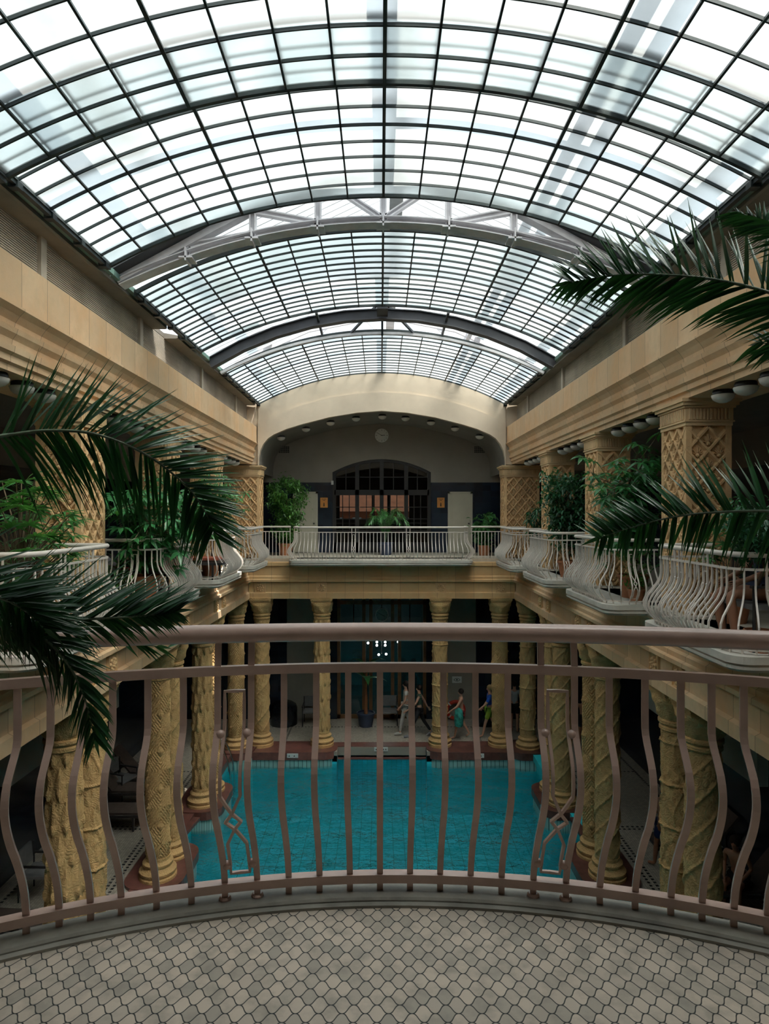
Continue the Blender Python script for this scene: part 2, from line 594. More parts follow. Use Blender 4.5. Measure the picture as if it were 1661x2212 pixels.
# upper entablature, both sides of the hall
ENT = [(4.95, 2.94), (4.09, 2.94), (4.09, 3.01), (4.05, 3.03), (4.05, 3.10), (4.01, 3.13), (4.00, 3.20), (4.04, 3.215), (4.03, 3.27),
       (3.985, 3.33), (3.97, 3.385), (4.01, 3.40), (4.00, 3.45), (3.95, 3.52), (3.895, 3.575), (3.895, 3.60), (3.93, 3.605),
       (3.93, 4.11), (3.96, 4.13), (4.95, 4.13)]
RIB = [(4.25, 4.10)]
for i in range(24):
    z = 4.13 + i * 0.028
    RIB += [(4.25, z), (4.25, z + 0.016), (4.285, z + 0.018), (4.285, z + 0.027)]
RIB += [(4.25, 4.81), (4.6, 4.81), (4.6, 4.10)]
for side, sg in (('left', -1), ('right', 1)):
    mr = sg < 0
    b = MB()
    b.extrude_y(ENT, -3.0, YA + 0.02, mr)
    struct(b.build('trim_entablature_' + side, M['stone_y']), 'pale sandstone entablature with stepped mouldings along the %s side of the hall' % side, 'trim')
    b = MB()
    b.extrude_y(RIB, -3.0, YA + 0.02, mr)
    o = struct(b.build('wall_upper_' + side, M['ribbed']), 'grey horizontally ribbed wall band under the roof on the %s side' % side, 'wall')
    b = MB()
    for y in (4.6, 8.3, 11.7, 15.7, 19.4):
        b.box(sg * 4.20, y - 0.07, 4.12, sg * 4.27, y + 0.07, 4.80)
    b.build('pilaster_strip', M['ribbed'], o)
    # eave: flat soffit, lip, and the flat outer roof behind it
    b = MB()
    for ya_, yb_ in (((-3.0, 12.40), (13.05, YA)) if mr else ((-3.0, YA),)):      # open hatches on the left
        b.extrude_y([(4.26, 4.79), (4.02, 4.79), (3.985, 4.80), (3.985, 4.85), (4.26, 4.90)], ya_, yb_, mr)
    b.extrude_y([(4.6, 4.79), (4.255, 4.79), (4.255, 4.90), (4.6, 4.90)], -3.0, YA, mr)
    struct(b.build('trim_eave_' + side, M['soffit']), 'dark grey eave running under the glass roof on the %s side' % side, 'trim')
    b = MB()
    b.box(sg * 4.5, -3.2, 4.86, sg * 7.6, 24.4, 4.98)
    struct(b.build('ceiling_outer_' + side, M['soffit']), 'flat roof over the %s gallery' % side, 'ceiling')
    # green gutter rail along the eave
    b = MB()
    y0 = YN
    while y0 < YA - 0.05:
        y1 = min(y0 + 2.9, YA)
        if mr and 11.5 < y1 < 14:
            y1 = 12.4
        if mr and abs(y0 - 12.4) < .01:
            y0, y1 = 13.05, 14.5
        b.extrude_y([(3.985, 4.85), (3.925, 4.86), (3.915, 4.935), (3.935, 4.95), (3.985, 4.93)], y0, y1 - 0.02, mr)
        y0 = y1
    struct(b.build('trim_gutter_' + side, M['greenmetal']), 'green metal gutter along the %s eave of the glass roof' % side, 'trim')
    # gallery behind the pillars
    b = MB()
    b.box(sg * 4.0, -3.0, -0.16, sg * 7.3, 24.0, 0.0)
    struct(b.build('floor_gallery_' + side, M['gallery_floor']), 'stone floor of the %s gallery' % side, 'floor')
    b = MB()
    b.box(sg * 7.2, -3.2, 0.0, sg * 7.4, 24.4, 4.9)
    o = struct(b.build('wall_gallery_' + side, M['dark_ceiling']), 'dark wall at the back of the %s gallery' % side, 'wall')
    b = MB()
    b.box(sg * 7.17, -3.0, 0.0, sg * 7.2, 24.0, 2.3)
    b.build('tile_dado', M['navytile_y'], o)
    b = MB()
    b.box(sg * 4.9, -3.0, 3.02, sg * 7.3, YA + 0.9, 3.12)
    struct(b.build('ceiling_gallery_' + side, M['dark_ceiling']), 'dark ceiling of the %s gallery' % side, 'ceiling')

# ---- glass roof in four telescoping sections
XE, ZE = 3.86, 4.86


def roof_section(idx, y0, y1, zc, npane, label):
    o = bpy.data.objects.new('window_%d' % idx, None)
    COL.objects.link(o)
    struct(o, label, 'glass roof')
    ze = ZE + (zc - 5.84) * 0.8
    ap = arc_pts(XE, ze, zc, 64)
    g = MB()
    g.add([(x, y0, z) for x, z in ap] + [(x, y1, z) for x, z in ap], [(i, 65 + i, 66 + i, i + 1) for i in range(64)])
    g.build('glass_panes', M['frost'], o, smooth=9, normals=False)
    f = MB()
    for i in range(0, 65, 4):
        x, z = ap[i]
        k = (i // 4) % 4 == 0
        wd = 0.036 if k else 0.022
        a, c = ap[max(0, i - 1)], ap[min(64, i + 1)]
        t = Vector((c[0] - a[0], 0, c[1] - a[1])).normalized()
        nrm = Vector((-t.z, 0, t.x))
        p = Vector((x, y0, z)) - nrm * 0.02
        q = Vector((x, y1, z)) - nrm * 0.02
        f.bar(p, q, wd, 0.05, nrm)
    f.build('glazing_bars_long', M['bar'], o)
    f = MB()
    for j in range(npane + 1):
        y = y0 + (y1 - y0) * j / npane
        e = j in (0, npane)
        wd, ht = (0.045, 0.06) if e else (0.017, 0.036)
        f.sweep([(x, y, z - 0.012) for x, z in ap], [(-wd / 2, -ht / 2), (wd / 2, -ht / 2), (wd / 2, ht / 2), (-wd / 2, ht / 2)], up=(0, 0, 1))
    f.build('glazing_bars_cross', M['bar'], o)
    f = MB()
    for sg in (-1, 1):
        f.box(sg * 3.84, y0, ze - 0.075, sg * 3.90, y1, ze + 0.03)
        y = y0 + 0.3
        while y < y1:
            f.box(sg * 3.82, y - 0.05, ze - 0.10, sg * 3.93, y + 0.05, ze - 0.03)
            y += 0.75
    f.build('side_rail', M['bar'], o)
    return o


roof_section(1, 0.79, 6.82, 5.78, 15, 'closest section of the curved frosted glass roof, over the balcony with floor tiles')
roof_section(2, 6.00, 9.46, 5.88, 10, 'second section of the curved frosted glass roof, up to the big open gap')
roof_section(3, 10.50, 14.30, 5.84, 14, 'third section of the curved frosted glass roof, beyond the grey truss')
roof_section(4, 16.30, 21.12, 5.84, 14, 'last section of the curved frosted glass roof, against the far arch')


def outer_panel(idx, y0, y1, label, hatch=None):
    """ridged upper sheet that bridges a gap above the truss"""
    o = bpy.data.objects.new('window_%d' % idx, None)
    COL.objects.link(o)
    struct(o, label, 'glass roof')
    g = MB()
    for sg in (-1, 1):
        cuts = [0, 4.1] if not (hatch and sg < 0) else [0, hatch[0], hatch[1], 4.1]
        for k in range(len(cuts) - 1):
            xa, xb = cuts[k], cuts[k + 1]
            ya = hatch[2] if len(cuts) > 2 and k == 1 else y0          # one sheet is slid open here
            za, zb_ = 6.98 - .478 * xa, 6.98 - .478 * xb
            g.add([(sg * xa, ya, za), (sg * xa, y1, za), (sg * xb, y1, zb_), (sg * xb, ya, zb_)], [(0, 1, 2, 3) if sg > 0 else (3, 2, 1, 0)])
    g.build('glass_panes', M['frost'], o, normals=False)
    f = MB()
    n = max(2, int((y1 - y0) / 0.22))
    for sg in (-1, 1):
        for i in range(n + 1):
            y = y0 + (y1 - y0) * i / n
            spans = [(0, 4.1)] if not (hatch and sg < 0 and y < hatch[2]) else [(0, hatch[0]), (hatch[1], 4.1)]
            for xa, xb in spans:
                f.bar((sg * xa, y, 6.99 - .478 * xa), (sg * xb, y, 6.99 - .478 * xb), 0.016, 0.03)
    f.build('glazing_bars_long', M['truss'], o)
    return o


outer_panel(5, 9.0, 12.4, 'pitched upper sheet of white roof panels above the grey truss')
outer_panel(6, 14.0, 16.9, 'pitched upper sheet of white roof panels above the dark arched beam', (1.35, 2.5, 14.95))

# ---- steel truss across the first gap
YT = 10.1
tr = thing('roof_truss', 'light grey steel truss crossing under the open gap of the glass roof', 'truss', (0, YT, 0))
tr['kind'] = 'structure'
nodes_x = [-2.94, -1.96, -0.98, 0, 0.98, 1.96, 2.94]


def zb(x):
    return 5.76 - 0.0595 * x * x


def zt(x):
    return 7.02 - 0.54 * abs(x)


xs = [-3.95 + 7.9 * i / 32 for i in range(33)]
b = MB()
b.sweep([(x, 0, zb(x)) for x in xs], [(-.12, -.045), (.12, -.045), (.12, -.03), (.012, -.03), (.012, .045), (.12, .045), (.12, .06), (-.12, .06), (-.12, .045), (-.012, .045), (-.012, -.03), (-.12, -.03)])
b.build('bottom_chord', M['truss'], tr)
b = MB()
for sg in (-1, 1):
    b.sweep([(0, 0, zt(0)), (sg * 3.98, 0, zt(3.98))], [(-.09, -.05), (.09, -.05), (.09, .05), (-.09, .05)])
b.build('top_chord', M['truss'], tr)
b = MB()
for sg in (-1, 1):
    b.sweep([(0, -0.10, zt(0) + 0.075), (sg * 4.02, -0.10, zt(4.02) + 0.075)], [(-.23, -.012), (.23, -.012), (.23, .012), (-.23, .012)])
b.build('gutter_plate', M['beam'], tr)
for x in nodes_x:
    b = MB()
    for dx in (-0.04, 0.04):
        b.bar((x + dx, 0, zb(x)), (x + dx, 0, zt(x)), 0.022, 0.10, (0, 1, 0))
    b.bar((x, 0.01, zb(x)), (x, 0.01, zt(x)), 0.075, 0.02, (0, 1, 0))
    b.build('post', M['truss'], tr)
    b = MB()
    b.box(x - .10, -.14, zb(x) - .06, x + .10, .14, zb(x) - .035)
    b.box(x - .012, -.14, zb(x) - .10, x + .012, .14, zb(x) + .10)
    b.build('bracket', M['truss'], tr)
for sg in (-1, 1):
    for xb, xt in ((0, .98), (.98, 1.96), (1.96, 2.94)):
        b = MB()
        for dz in (-.035, .035):
            b.bar((sg * xb, 0, zb(xb) + .05 + dz), (sg * xt, 0, zt(xt) - .03 + dz), 0.10, 0.02)
        b.bar((sg * xb, .01, zb(xb) + .05), (sg * xt, .01, zt(xt) - .03), 0.02, 0.06)
        b.build('diagonal', M['truss'], tr)
# ---- dark arched beam across the second gap
bm_ = thing('arched_beam', 'dark steel arched beam across the second gap of the glass roof', 'beam', (0, 15.3, 0))
bm_['kind'] = 'structure'
ap = arc_pts(3.93, 4.80, 5.92, 10)
b = MB()
b.sweep([(x, 0, z) for x, z in ap], [(-.11, -.12), (.11, -.12), (.11, -.10), (.02, -.10), (.02, .10), (.11, .10), (.11, .12), (-.11, .12), (-.11, .10), (-.02, .10), (-.02, -.10), (-.11, -.10)])
b.build('i_beam', M['beam'], bm_)
b = MB()
ap2 = arc_pts(3.9, 4.78, 5.74, 20)
b.sweep([(x, .92, z) for x, z in ap2], [(-.05, -.03), (.05, -.03), (.05, .03), (-.05, .03)])
b.build('edge_angle', M['truss'], bm_)
b = MB()
for sg in (-1, 1):
    b.bar((0, .1, 6.3), (sg * .75, .9, 5.75), .05, .05)
    b.bar((sg * 1.45, -.6, 5.80), (sg * 1.45, .95, 5.72), .05, .06)
b.bar((0, .9, 5.7), (0, .0, 6.5), .05, .06)
b.build('brace', M['beam'], bm_)
b = MB()
b.box(-.12, -.75, 5.83, .12, -.15, 5.99)
b.build('ridge_plate', M['beam'], bm_)

# ---- girders lying above the glass (they shade it in bands)
for i, (x, z, wd) in enumerate(((0.22, 6.5, .22), (2.35, 6.15, .12), (2.62, 6.15, .12), (3.9, 5.75, .22), (-3.05, 5.95, .16))):
    b = MB()
    b.box(x - wd / 2, -2.0, z, x + wd / 2, 21.0, z + 0.16)
    struct(b.build('girder', M['truss']), 'long steel girder lying above the glass roof, seen as a shadow band', 'girder')['group'] = 'girders above the glass roof'
for y in (3.9, 7.6, 13.1, 18.2):
    b = MB()
    b.strip([(-4.0, y, 5.45), (-2, y, 6.35), (0, y, 6.75), (2, y, 6.35), (4.0, y, 5.45)], .08, .10)
    b.strip([(-4.0, y, 5.1), (-2, y, 5.95), (0, y, 6.2), (2, y, 5.95), (4.0, y, 5.1)], .10, .08)
    for k in range(-3, 4):
        b.bar((k * 1.0, y, 6.2 - .06 * k * k), (k * 1.0 + (.5 if k < 0 else -.5), y, 6.7 - .07 * k * k), .06, .06)
    struct(b.build('girder', M['truss']), 'steel cross girder lying above the glass roof', 'girder')['group'] = 'cross girders above the glass roof'


# ---- far arch, vault, back wall
INNER = [(3.89, 2.70), (3.885, 2.92), (3.87, 3.14), (3.82, 3.36), (3.72, 3.57), (3.58, 3.74), (3.39, 3.87), (3.0, 4.04), (2.55, 4.18), (1.65, 4.41), (0.8, 4.55), (0, 4.61)]
INNER = [(-x, z) for x, z in INNER] + [(x, z) for x, z in INNER[::-1][1:]]


def arch_band(mb, inner, outer_fn, ya, yb):
    """wall band between an arch opening and an upper curve"""
    n = len(inner)
    vs_ = []
    for y in (ya, yb):
        vs_ += [(x, y, z) for x, z in inner] + [(x, y, outer_fn(x)) for x, z in inner]
    fs = []
    for i in range(n - 1):
        fs += [(i, i + 1, n + i + 1, n + i), (2 * n + i + 1, 2 * n + i, 3 * n + i, 3 * n + i + 1),
               (i, 2 * n + i, 2 * n + i + 1, i + 1), (n + i, n + i + 1, 3 * n + i + 1, 3 * n + i)]
    mb.add(vs_, fs)


def top_curve(x):
    return 5.90 - 1.06 * (x / 3.93) ** 2 if abs(x) < 3.93 else 4.84


def mid_curve(x):
    return 5.20 - 0.98 * (x / 3.93) ** 2


def curve_out(x):
    return min(top_curve(x), 7)


for idx, (ya, yb, nm) in enumerate(((YA, 24.0, 'far'), (-2.6, YN, 'near'))):
    inn = [(x * 1.0, z) for x, z in INNER]
    b = MB()
    arch_band(b, inn, curve_out, ya, yb)
    f = ya if nm == 'far' else yb
    d = -0.05 if nm == 'far' else 0.05
    arch_band(b, inn, mid_curve, f, f + d)
    for sg in (-1, 1):
        b.box(sg * 3.885, min(ya, yb) + (.03 if nm == 'far' else 0), 2.93, sg * 7.3, max(ya, yb), 4.98)
    b.box(-7.4, min(ya, yb), 4.95, -3.8, max(ya, yb), 5.05)
    b.box(3.8, min(ya, yb), 4.95, 7.4, max(ya, yb), 5.05)
    struct(b.build('wall_arch_' + nm, M['plaster'], smooth=0.5), ('cream plaster arch at the far end of the hall' if nm == 'far' else 'plaster vault over the photographer'), 'arch')
b = MB()
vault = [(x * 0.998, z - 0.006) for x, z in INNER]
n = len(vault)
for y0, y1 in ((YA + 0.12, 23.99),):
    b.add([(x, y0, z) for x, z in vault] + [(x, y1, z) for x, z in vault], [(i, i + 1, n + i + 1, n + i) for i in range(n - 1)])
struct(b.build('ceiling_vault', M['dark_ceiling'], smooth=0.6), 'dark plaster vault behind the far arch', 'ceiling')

YB = 24.0
# back wall with an arched opening for the glazed doors
OPX, OPZ = 1.76, 2.87


def op_top(x):
    return 3.34 - (3.34 - OPZ) * (x / OPX) ** 2


b = MB()
oxs = [-OPX + 2 * OPX * i / 24 for i in range(25)]
b.cur = 0
b.box(-7.3, YB, 2.5, -OPX, YB + .25, 5.0)
b.box(OPX, YB, 2.5, 7.3, YB + .25, 5.0)
for i in range(24):
    xa, xb = oxs[i], oxs[i + 1]
    b.add([(xa, YB, op_top(xa)), (xb, YB, op_top(xb)), (xb, YB, 5), (xa, YB, 5), (xa, YB + .25, op_top(xa)), (xb, YB + .25, op_top(xb)), (xb, YB + .25, 5), (xa, YB + .25, 5)],
          [(0, 1, 2, 3), (7, 6, 5, 4), (0, 4, 5, 1), (3, 2, 6, 7)])
b.cur = 1
b.box(-7.3, YB - .015, 0, -OPX, YB + .25, 2.5)
b.box(OPX, YB - .015, 0, 7.3, YB + .25, 2.5)
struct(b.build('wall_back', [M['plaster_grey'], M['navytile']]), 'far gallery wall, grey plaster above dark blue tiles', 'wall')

# glazed arched doorway
dw = bpy.data.objects.new('door_1', None)
COL.objects.link(dw)
dw.location = (0, YB + .12, 0)
struct(dw, 'dark framed glazed doorway with an arched top on the far gallery', 'door')
f = MB()
f.sweep([(x, 0, op_top(x) - .05) for x in oxs], [(-.07, -.05), (.07, -.05), (.07, .05), (-.07, .05)])
for x in (-1.71, -.88, 0, .88, 1.71):
    f.box(x - .07, -.06, 0, x + .07, .06, op_top(x) - .04)
f.box(-1.7, -.06, 2.05, 1.7, .06, 2.24)
f.box(-1.7, -.06, 0.0, 1.7, .06, 0.35)
f.build('door_frame', M['black'], dw)
f = MB()
for k in range(4):
    xa = -1.71 + .07 + k * .855
    for i in (1, 2):
        x = xa + .715 * i / 3
        f.box(x - .014, -.03, .35, x + .014, .03, 2.05)
    x = xa + .357
    f.box(x - .014, -.03, 2.24, x + .014, .03, op_top(x) - .05)
    for z in (.78, 1.2, 1.62, 2.70):
        f.box(xa, -.03, z - .014, xa + .715, .03, z + .014)
f.build('glazing_bars', M['black'], dw)
f = MB()
for i in range(24):
    xa, xb = oxs[i], oxs[i + 1]
    f.add([(xa, .02, .1), (xb, .02, .1), (xb, .02, op_top(xb) - .03), (xa, .02, op_top(xa) - .03)], [(0, 1, 2, 3)])
f.build('glass_panes', M['darkglass'], dw)
# lobby behind it, with a low window to the street
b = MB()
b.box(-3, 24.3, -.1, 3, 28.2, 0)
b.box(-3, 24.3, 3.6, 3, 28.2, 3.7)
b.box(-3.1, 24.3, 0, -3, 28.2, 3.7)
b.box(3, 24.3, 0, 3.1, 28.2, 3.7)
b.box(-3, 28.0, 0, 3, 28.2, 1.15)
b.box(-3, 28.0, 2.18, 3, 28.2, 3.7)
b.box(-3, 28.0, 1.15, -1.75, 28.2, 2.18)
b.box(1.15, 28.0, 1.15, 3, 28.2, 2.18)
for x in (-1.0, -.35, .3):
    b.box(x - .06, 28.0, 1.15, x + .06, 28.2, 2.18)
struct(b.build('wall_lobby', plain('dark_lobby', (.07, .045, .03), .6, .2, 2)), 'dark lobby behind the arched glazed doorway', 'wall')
# houses seen through that glass, across the street
fac = thing('street_house', 'orange brick house with pale windows seen through the arched glazed door', 'house', (0, 33.0, 0))
b = MB()
b.box(-7, 0, -4, 7, 3, 1.5)
b.build('wall', plain('orange_brick', (0.50, 0.13, 0.05), 0.8, 0.2, 3), fac)
b = MB()
b.add([(-7.2, -.3, 1.5), (7.2, -.3, 1.5), (7.2, 2, 3.4), (-7.2, 2, 3.4)], [(0, 1, 2, 3)])
b.build('roof', plain('red_roof', (0.30, 0.10, 0.05), 0.8, 0.2, 3), fac)
for x in (-2.1, -1.2, -.3, .6, 1.5, 2.4):
    b = MB()
    b.box(x - .22, -.05, .35, x + .22, .02, 1.2)
    b.build('window', M['white'], fac)
# service doors either side
for i, xc in ((2, -2.72), (3, 2.80)):
    d = bpy.data.objects.new('door_%d' % i, None)
    COL.objects.link(d)
    d.location = (xc, YB - .02, 0)
    struct(d, 'cream painted door in dark tiled wall, ' + ('behind the tall green tree' if i == 2 else 'beside the low leafy plant'), 'door')
    f = MB()
    f.box(-.44, -.05, 0, -.37, 0, 2.17)
    f.box(.37, -.05, 0, .44, 0, 2.17)
    f.box(-.44, -.05, 2.10, .44, 0, 2.17)
    f.build('door_frame', M['door'], d)
    f = MB()
    f.box(-.37, -.025, .01, .37, 0, 2.10)
    f.box(-.25, -.035, 1.30, .25, -.02, 1.98)
    f.box(-.25, -.035, .15, .25, -.02, 1.22)
    f.build('door_leaf', M['door'], d)
    f = MB()
    f.box(.28, -.08, 1.02, .33, -.02, 1.06)
    f.build('door_handle', M['darkmetal'], d)

# far gallery floor and its front edge
b = MB()
b.box(-4.3, 20.75, -.16, 4.3, YB, 0.0)
struct(b.build('floor_gallery_back', M['gallery_floor']), 'stone floor of the far gallery', 'floor')

# lower entablature under the galleries
LENT = [(4.9, -.10), (4.02, -.10), (4.02, -.20), (4.07, -.24), (4.07, -.50), (4.03, -.53), (4.03, -.60), (3.98, -.62), (3.98, -.68),
        (4.07, -.71), (4.08, -.735), (4.08, -1.0), (4.04, -1.02), (4.02, -1.03), (4.02, -1.20), (4.62, -1.20), (4.62, -.6), (4.9, -.6)]
for side, sg in (('left', -1), ('right', 1)):
    b = MB()
    b.extrude_y(LENT, -2.0, 20.9, sg < 0)
    struct(b.build('trim_lower_entablature_' + side, M['stone_y']), 'sandstone beam with mouldings under the %s gallery' % side, 'trim')
b = MB()
n = len(LENT)
prof = [(20.40 + (x - 4.02), z) for x, z in LENT]
for x0, x1 in ((-4.06, 4.06),):
    b.add([(x0, y, z) for y, z in prof] + [(x1, y, z) for y, z in prof],
          [tuple(range(n - 1, -1, -1)), tuple(range(n, 2 * n))] + [(i, (i + 1) % n, n + (i + 1) % n, n + i) for i in range(n)])
struct(b.build('trim_lower_entablature_back', M['stone_x']), 'sandstone beam with carved squares under the far gallery', 'trim')

# lower hall shell
b = MB()
for x0, x1, y0, y1 in ((-7.5, -4.55, -3, 23.6), (4.55, 7.5, -3, 23.6), (-4.55, -1.35, 20.15, 23.6), (1.35, 4.55, 20.15, 23.6), (-1.35, 1.35, 20.55, 23.6), (-4.55, 4.55, -3, 2.5)):
    b.box(x0, y0, LOW - .3, x1, y1, LOW)
struct(b.build('floor', M['mosaic']), 'grey mosaic floor around the pool', 'floor')
b = MB()
for sg in (-1, 1):
    b.box(sg * 7.3, -3, LOW, sg * 7.5, 23.6, -.5)
struct(b.build('wall_lower_sides', M['navytile_y']), 'dark tiled side walls of the pool hall', 'wall')
b = MB()
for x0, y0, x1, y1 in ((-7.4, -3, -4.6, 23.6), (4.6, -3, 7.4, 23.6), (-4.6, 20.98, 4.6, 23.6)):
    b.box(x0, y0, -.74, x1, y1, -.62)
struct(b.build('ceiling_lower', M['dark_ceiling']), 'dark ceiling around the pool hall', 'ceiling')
b = MB()
for sg in (-1, 1):
    x0, x1 = sorted((sg * 4.95, sg * 5.10))
    b.box(x0, 8.9, -2.24, x1, 12.6, -.62)
struct(b.build('ceiling_bulkhead', M['plaster_grey']), 'pale bulkhead hanging from the ceiling behind the front columns', 'ceiling')
YL = 23.35
b = MB()
b.cur = 0
for x0, x1 in ((-7.4, -3.30), (-1.86, -1.55), (1.55, 2.05), (3.28, 7.4)):
    b.box(x0, YL, LOW, x1, YL + .2, -.6)
b.cur = 1
for x0, x1 in ((-3.30, -1.86), (2.05, 3.28)):
    b.box(x0, YL + .03, LOW, x1, YL + .2, -.6)
struct(b.build('wall_lower_back', [M['navytile'], plain('beige_wall', (0.30, 0.285, 0.24), 0.85, .08, 2)]), 'dark tiled wall with beige panels behind the pool', 'wall')
# glazed wooden doors behind the pool
gd = bpy.data.objects.new('door_4', None)
COL.objects.link(gd)
gd.location = (0, YL + .1, LOW)
struct(gd, 'brown wooden glazed doors at the far end of the pool', 'door')
f = MB()
for x in (-1.5, -.62, -.38, .38, .62, 1.5):
    f.box(x - .06, -.05, 0, x + .06, .05, 5.1)
for z in (.08, 4.05, 4.98):
    f.box(-1.55, -.05, z - .07, 1.55, .05, z + .07)
for z in (3.0, 3.5):
    f.box(-1.0, -.03, z - .02, -.96, .03, z + 1.0)
    f.box(.96, -.03, z - .02, 1.0, .03, z + 1.0)
f.build('door_frame', M['brownwood'], gd)
f = MB()
f.add([(-1.5, 0, .1), (1.5, 0, .1), (1.5, 0, 5.0), (-1.5, 0, 5.0)], [(0, 1, 2, 3)])
f.build('glass_panes', M['darkglass'], gd)
# room behind the glass
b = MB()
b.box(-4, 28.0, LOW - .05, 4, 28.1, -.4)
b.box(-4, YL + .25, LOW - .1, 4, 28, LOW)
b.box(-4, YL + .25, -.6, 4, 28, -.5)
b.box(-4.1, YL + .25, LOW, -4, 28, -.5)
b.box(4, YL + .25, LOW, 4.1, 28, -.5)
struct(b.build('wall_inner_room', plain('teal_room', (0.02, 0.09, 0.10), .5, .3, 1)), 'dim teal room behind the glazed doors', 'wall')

# dark inlay squares bordering the mosaic floor
b = MB()


def inlay(x0, y0, x1, y1, s=.055):
    d = Vector((x1 - x0, y1 - y0, 0))
    n_ = int(d.length / (2 * s))
    for i in range(n_):
        p = Vector((x0, y0, LOW)) + d * ((i + .5) / n_)
        b.box(p.x - s / 2, p.y - s / 2, LOW, p.x + s / 2, p.y + s / 2, LOW + .003)


for sg in (-1, 1):
    for x in (5.15, 5.27):
        inlay(sg * x, 3.0, sg * x, 20.9)
    inlay(sg * 7.0, 3.0, sg * 7.0, 23.0)
    for y in (11.6, 15.2, 15.32, 18.6):
        inlay(sg * 5.2, y, sg * 7.0, y)
inlay(-4.6, 20.95, 4.6, 20.95)
inlay(-4.6, 22.5, 4.6, 22.5)
for x in (-3.12, -3.02, 3.02, 3.12):
    inlay(x, 21.0, x, 22.45)
struct(b.build('trim_floor_inlay', M['black']), 'dark squares inlaid as border lines in the mosaic floor', 'trim')

# pool basin, copings, water
b = MB()
b.cur = 0
b.box(-4.6, 2.4, -7.75, 4.6, 20.65, -7.6)
b.cur = 1
b.box(-4.75, 20.15, -7.7, -1.35, 20.3, LOW - .12)
b.box(1.35, 20.15, -7.7, 4.75, 20.3, LOW - .12)
b.box(-1.4, 20.55, -7.7, 1.4, 20.7, LOW - .25)
b.box(-4.75, 2.3, -7.7, 4.75, 2.5, LOW - .12)
b.cur = 2
b.box(-4.7, 2.4, -7.7, -4.55, 20.3, LOW - .12)
b.box(4.55, 2.4, -7.7, 4.7, 20.3, LOW - .12)
b.box(-1.5, 20.29, -7.65, -1.351, 20.56, LOW - .13)
b.box(1.351, 20.29, -7.65, 1.5, 20.56, LOW - .13)
pw = plain('turquoise_side', (0.03, 0.60, 0.68), .3, .1, 3)
struct(b.build('floor_pool_basin', [M['pooltile'], M['poolwall'], pw]), 'turquoise tiled basin of the swimming pool', 'pool')
# surface of the water: real ripples
wv = MB()
nx, ny = 120, 240
RW = random.Random(5)
waves = [(RW.uniform(1.5, 9), RW.uniform(0, 2 * PI), RW.uniform(0, 6)) for _ in range(26)]
for j in range(ny + 1):
    for i in range(nx + 1):
        x, y = -4.56 + 9.12 * i / nx, 2.45 + 18.12 * j / ny
        z = sum(math.sin((x * math.cos(a) + y * math.sin(a)) * k + p) * .020 / k for k, a, p in waves)
        wv.v.append((x, y, WATER + z))
for j in range(ny):
    for i in range(nx):
        a = j * (nx + 1) + i
        wv.f.append([a, a + 1, a + nx + 2, a + nx + 1])
        wv.m.append(0)
o = wv.build('pool_water', M['water'], smooth=9, normals=False)
struct(o, 'rippled turquoise water of the swimming pool', 'water')
o['kind'] = 'stuff'


def round_rect(x0, y0, x1, y1, r, n=6):
    pts = []
    for cx, cy, a0 in ((x1 - r, y1 - r, 0), (x0 + r, y1 - r, 90), (x0 + r, y0 + r, 180), (x1 - r, y0 + r, 270)):
        for i in range(n + 1):
            a = math.radians(a0 + 90 * i / n)
            pts.append((cx + r * math.cos(a), cy + r * math.sin(a)))
    return pts


PAIRS = [9.65, 13.55, 16.82]
b = MB()
b.cur = 0
for sg in (-1, 1):
    ys = [2.5] + sum([[p - .85, p + .85] for p in PAIRS], []) + [20.1]
    for i in range(0, len(ys) - 1, 2):
        x0, x1 = sorted((sg * 4.45, sg * 4.78))
        b.box(x0, ys[i], LOW - .14, x1, ys[i + 1], LOW + .05)
    for p in PAIRS:
        x0, x1 = sorted((sg * 3.86, sg * 5.0))
        b.cur = 0
        b.prism(round_rect(x0, p - .92, x1, p + .92, .42), LOW - .13, LOW + .06)
        b.cur = 1
        x0, x1 = sorted((sg * 3.90, sg * 4.9))
        b.prism(round_rect(x0, p - .88, x1, p + .88, .40), WATER - .06, LOW - .13)
        b.cur = 3
        b.prism(round_rect(x0, p - .88, x1, p + .88, .40), -7.7, WATER - .06)
for sg in (-1, 1):
    x0, x1 = sorted((sg * 1.35, sg * 4.9))
    b.cur = 0
    b.prism(round_rect(x0, 20.0, x1, 21.0, .4), LOW - .20, LOW + .03)
    b.cur = 2
    b.prism(round_rect(x0 + .03, 20.04, x1 - .03, 20.9, .38), WATER - .06, LOW - .20)
    b.cur = 3
    b.prism(round_rect(x0 + .03, 20.04, x1 - .03, 20.9, .38), -7.7, WATER - .06)
    x0, x1 = sorted((sg * 3.82, sg * 5.0))
    b.cur = 0
    b.prism(round_rect(x0, 19.75, x1, 21.0, .42), LOW - .13, LOW + .08)
    b.cur = 2
    b.prism(round_rect(x0 + .04, 19.79, x1, 20.9, .4), WATER - .06, LOW - .13)
    b.cur = 3
    b.prism(round_rect(x0 + .04, 19.79, x1, 20.9, .4), -7.7, WATER - .06)
b.cur = 0
b.box(-1.45, 20.5, LOW - .36, 1.45, 20.62, LOW - .30)
b.box(-1.45, 20.56, LOW - .33, 1.45, 20.95, LOW + .02)
for sg in (-1, 1):
    x0, x1 = sorted((sg * 4.5, sg * 4.8))
    b.box(x0, 2.4, LOW - .1, x1, 2.6, LOW + .05)
struct(b.build('trim_pool_coping', [M['redmarble'], M['bandtile_y'], M['bandtile'], pw]), 'dark red marble coping with pale tile band around the pool', 'trim')
# slanted wooden grab rails beside the plinths are handrails of the pool ladder (built with the ladder)

# near gallery: floor, bowed front, kerb, walls behind the photographer
KX = 0.012


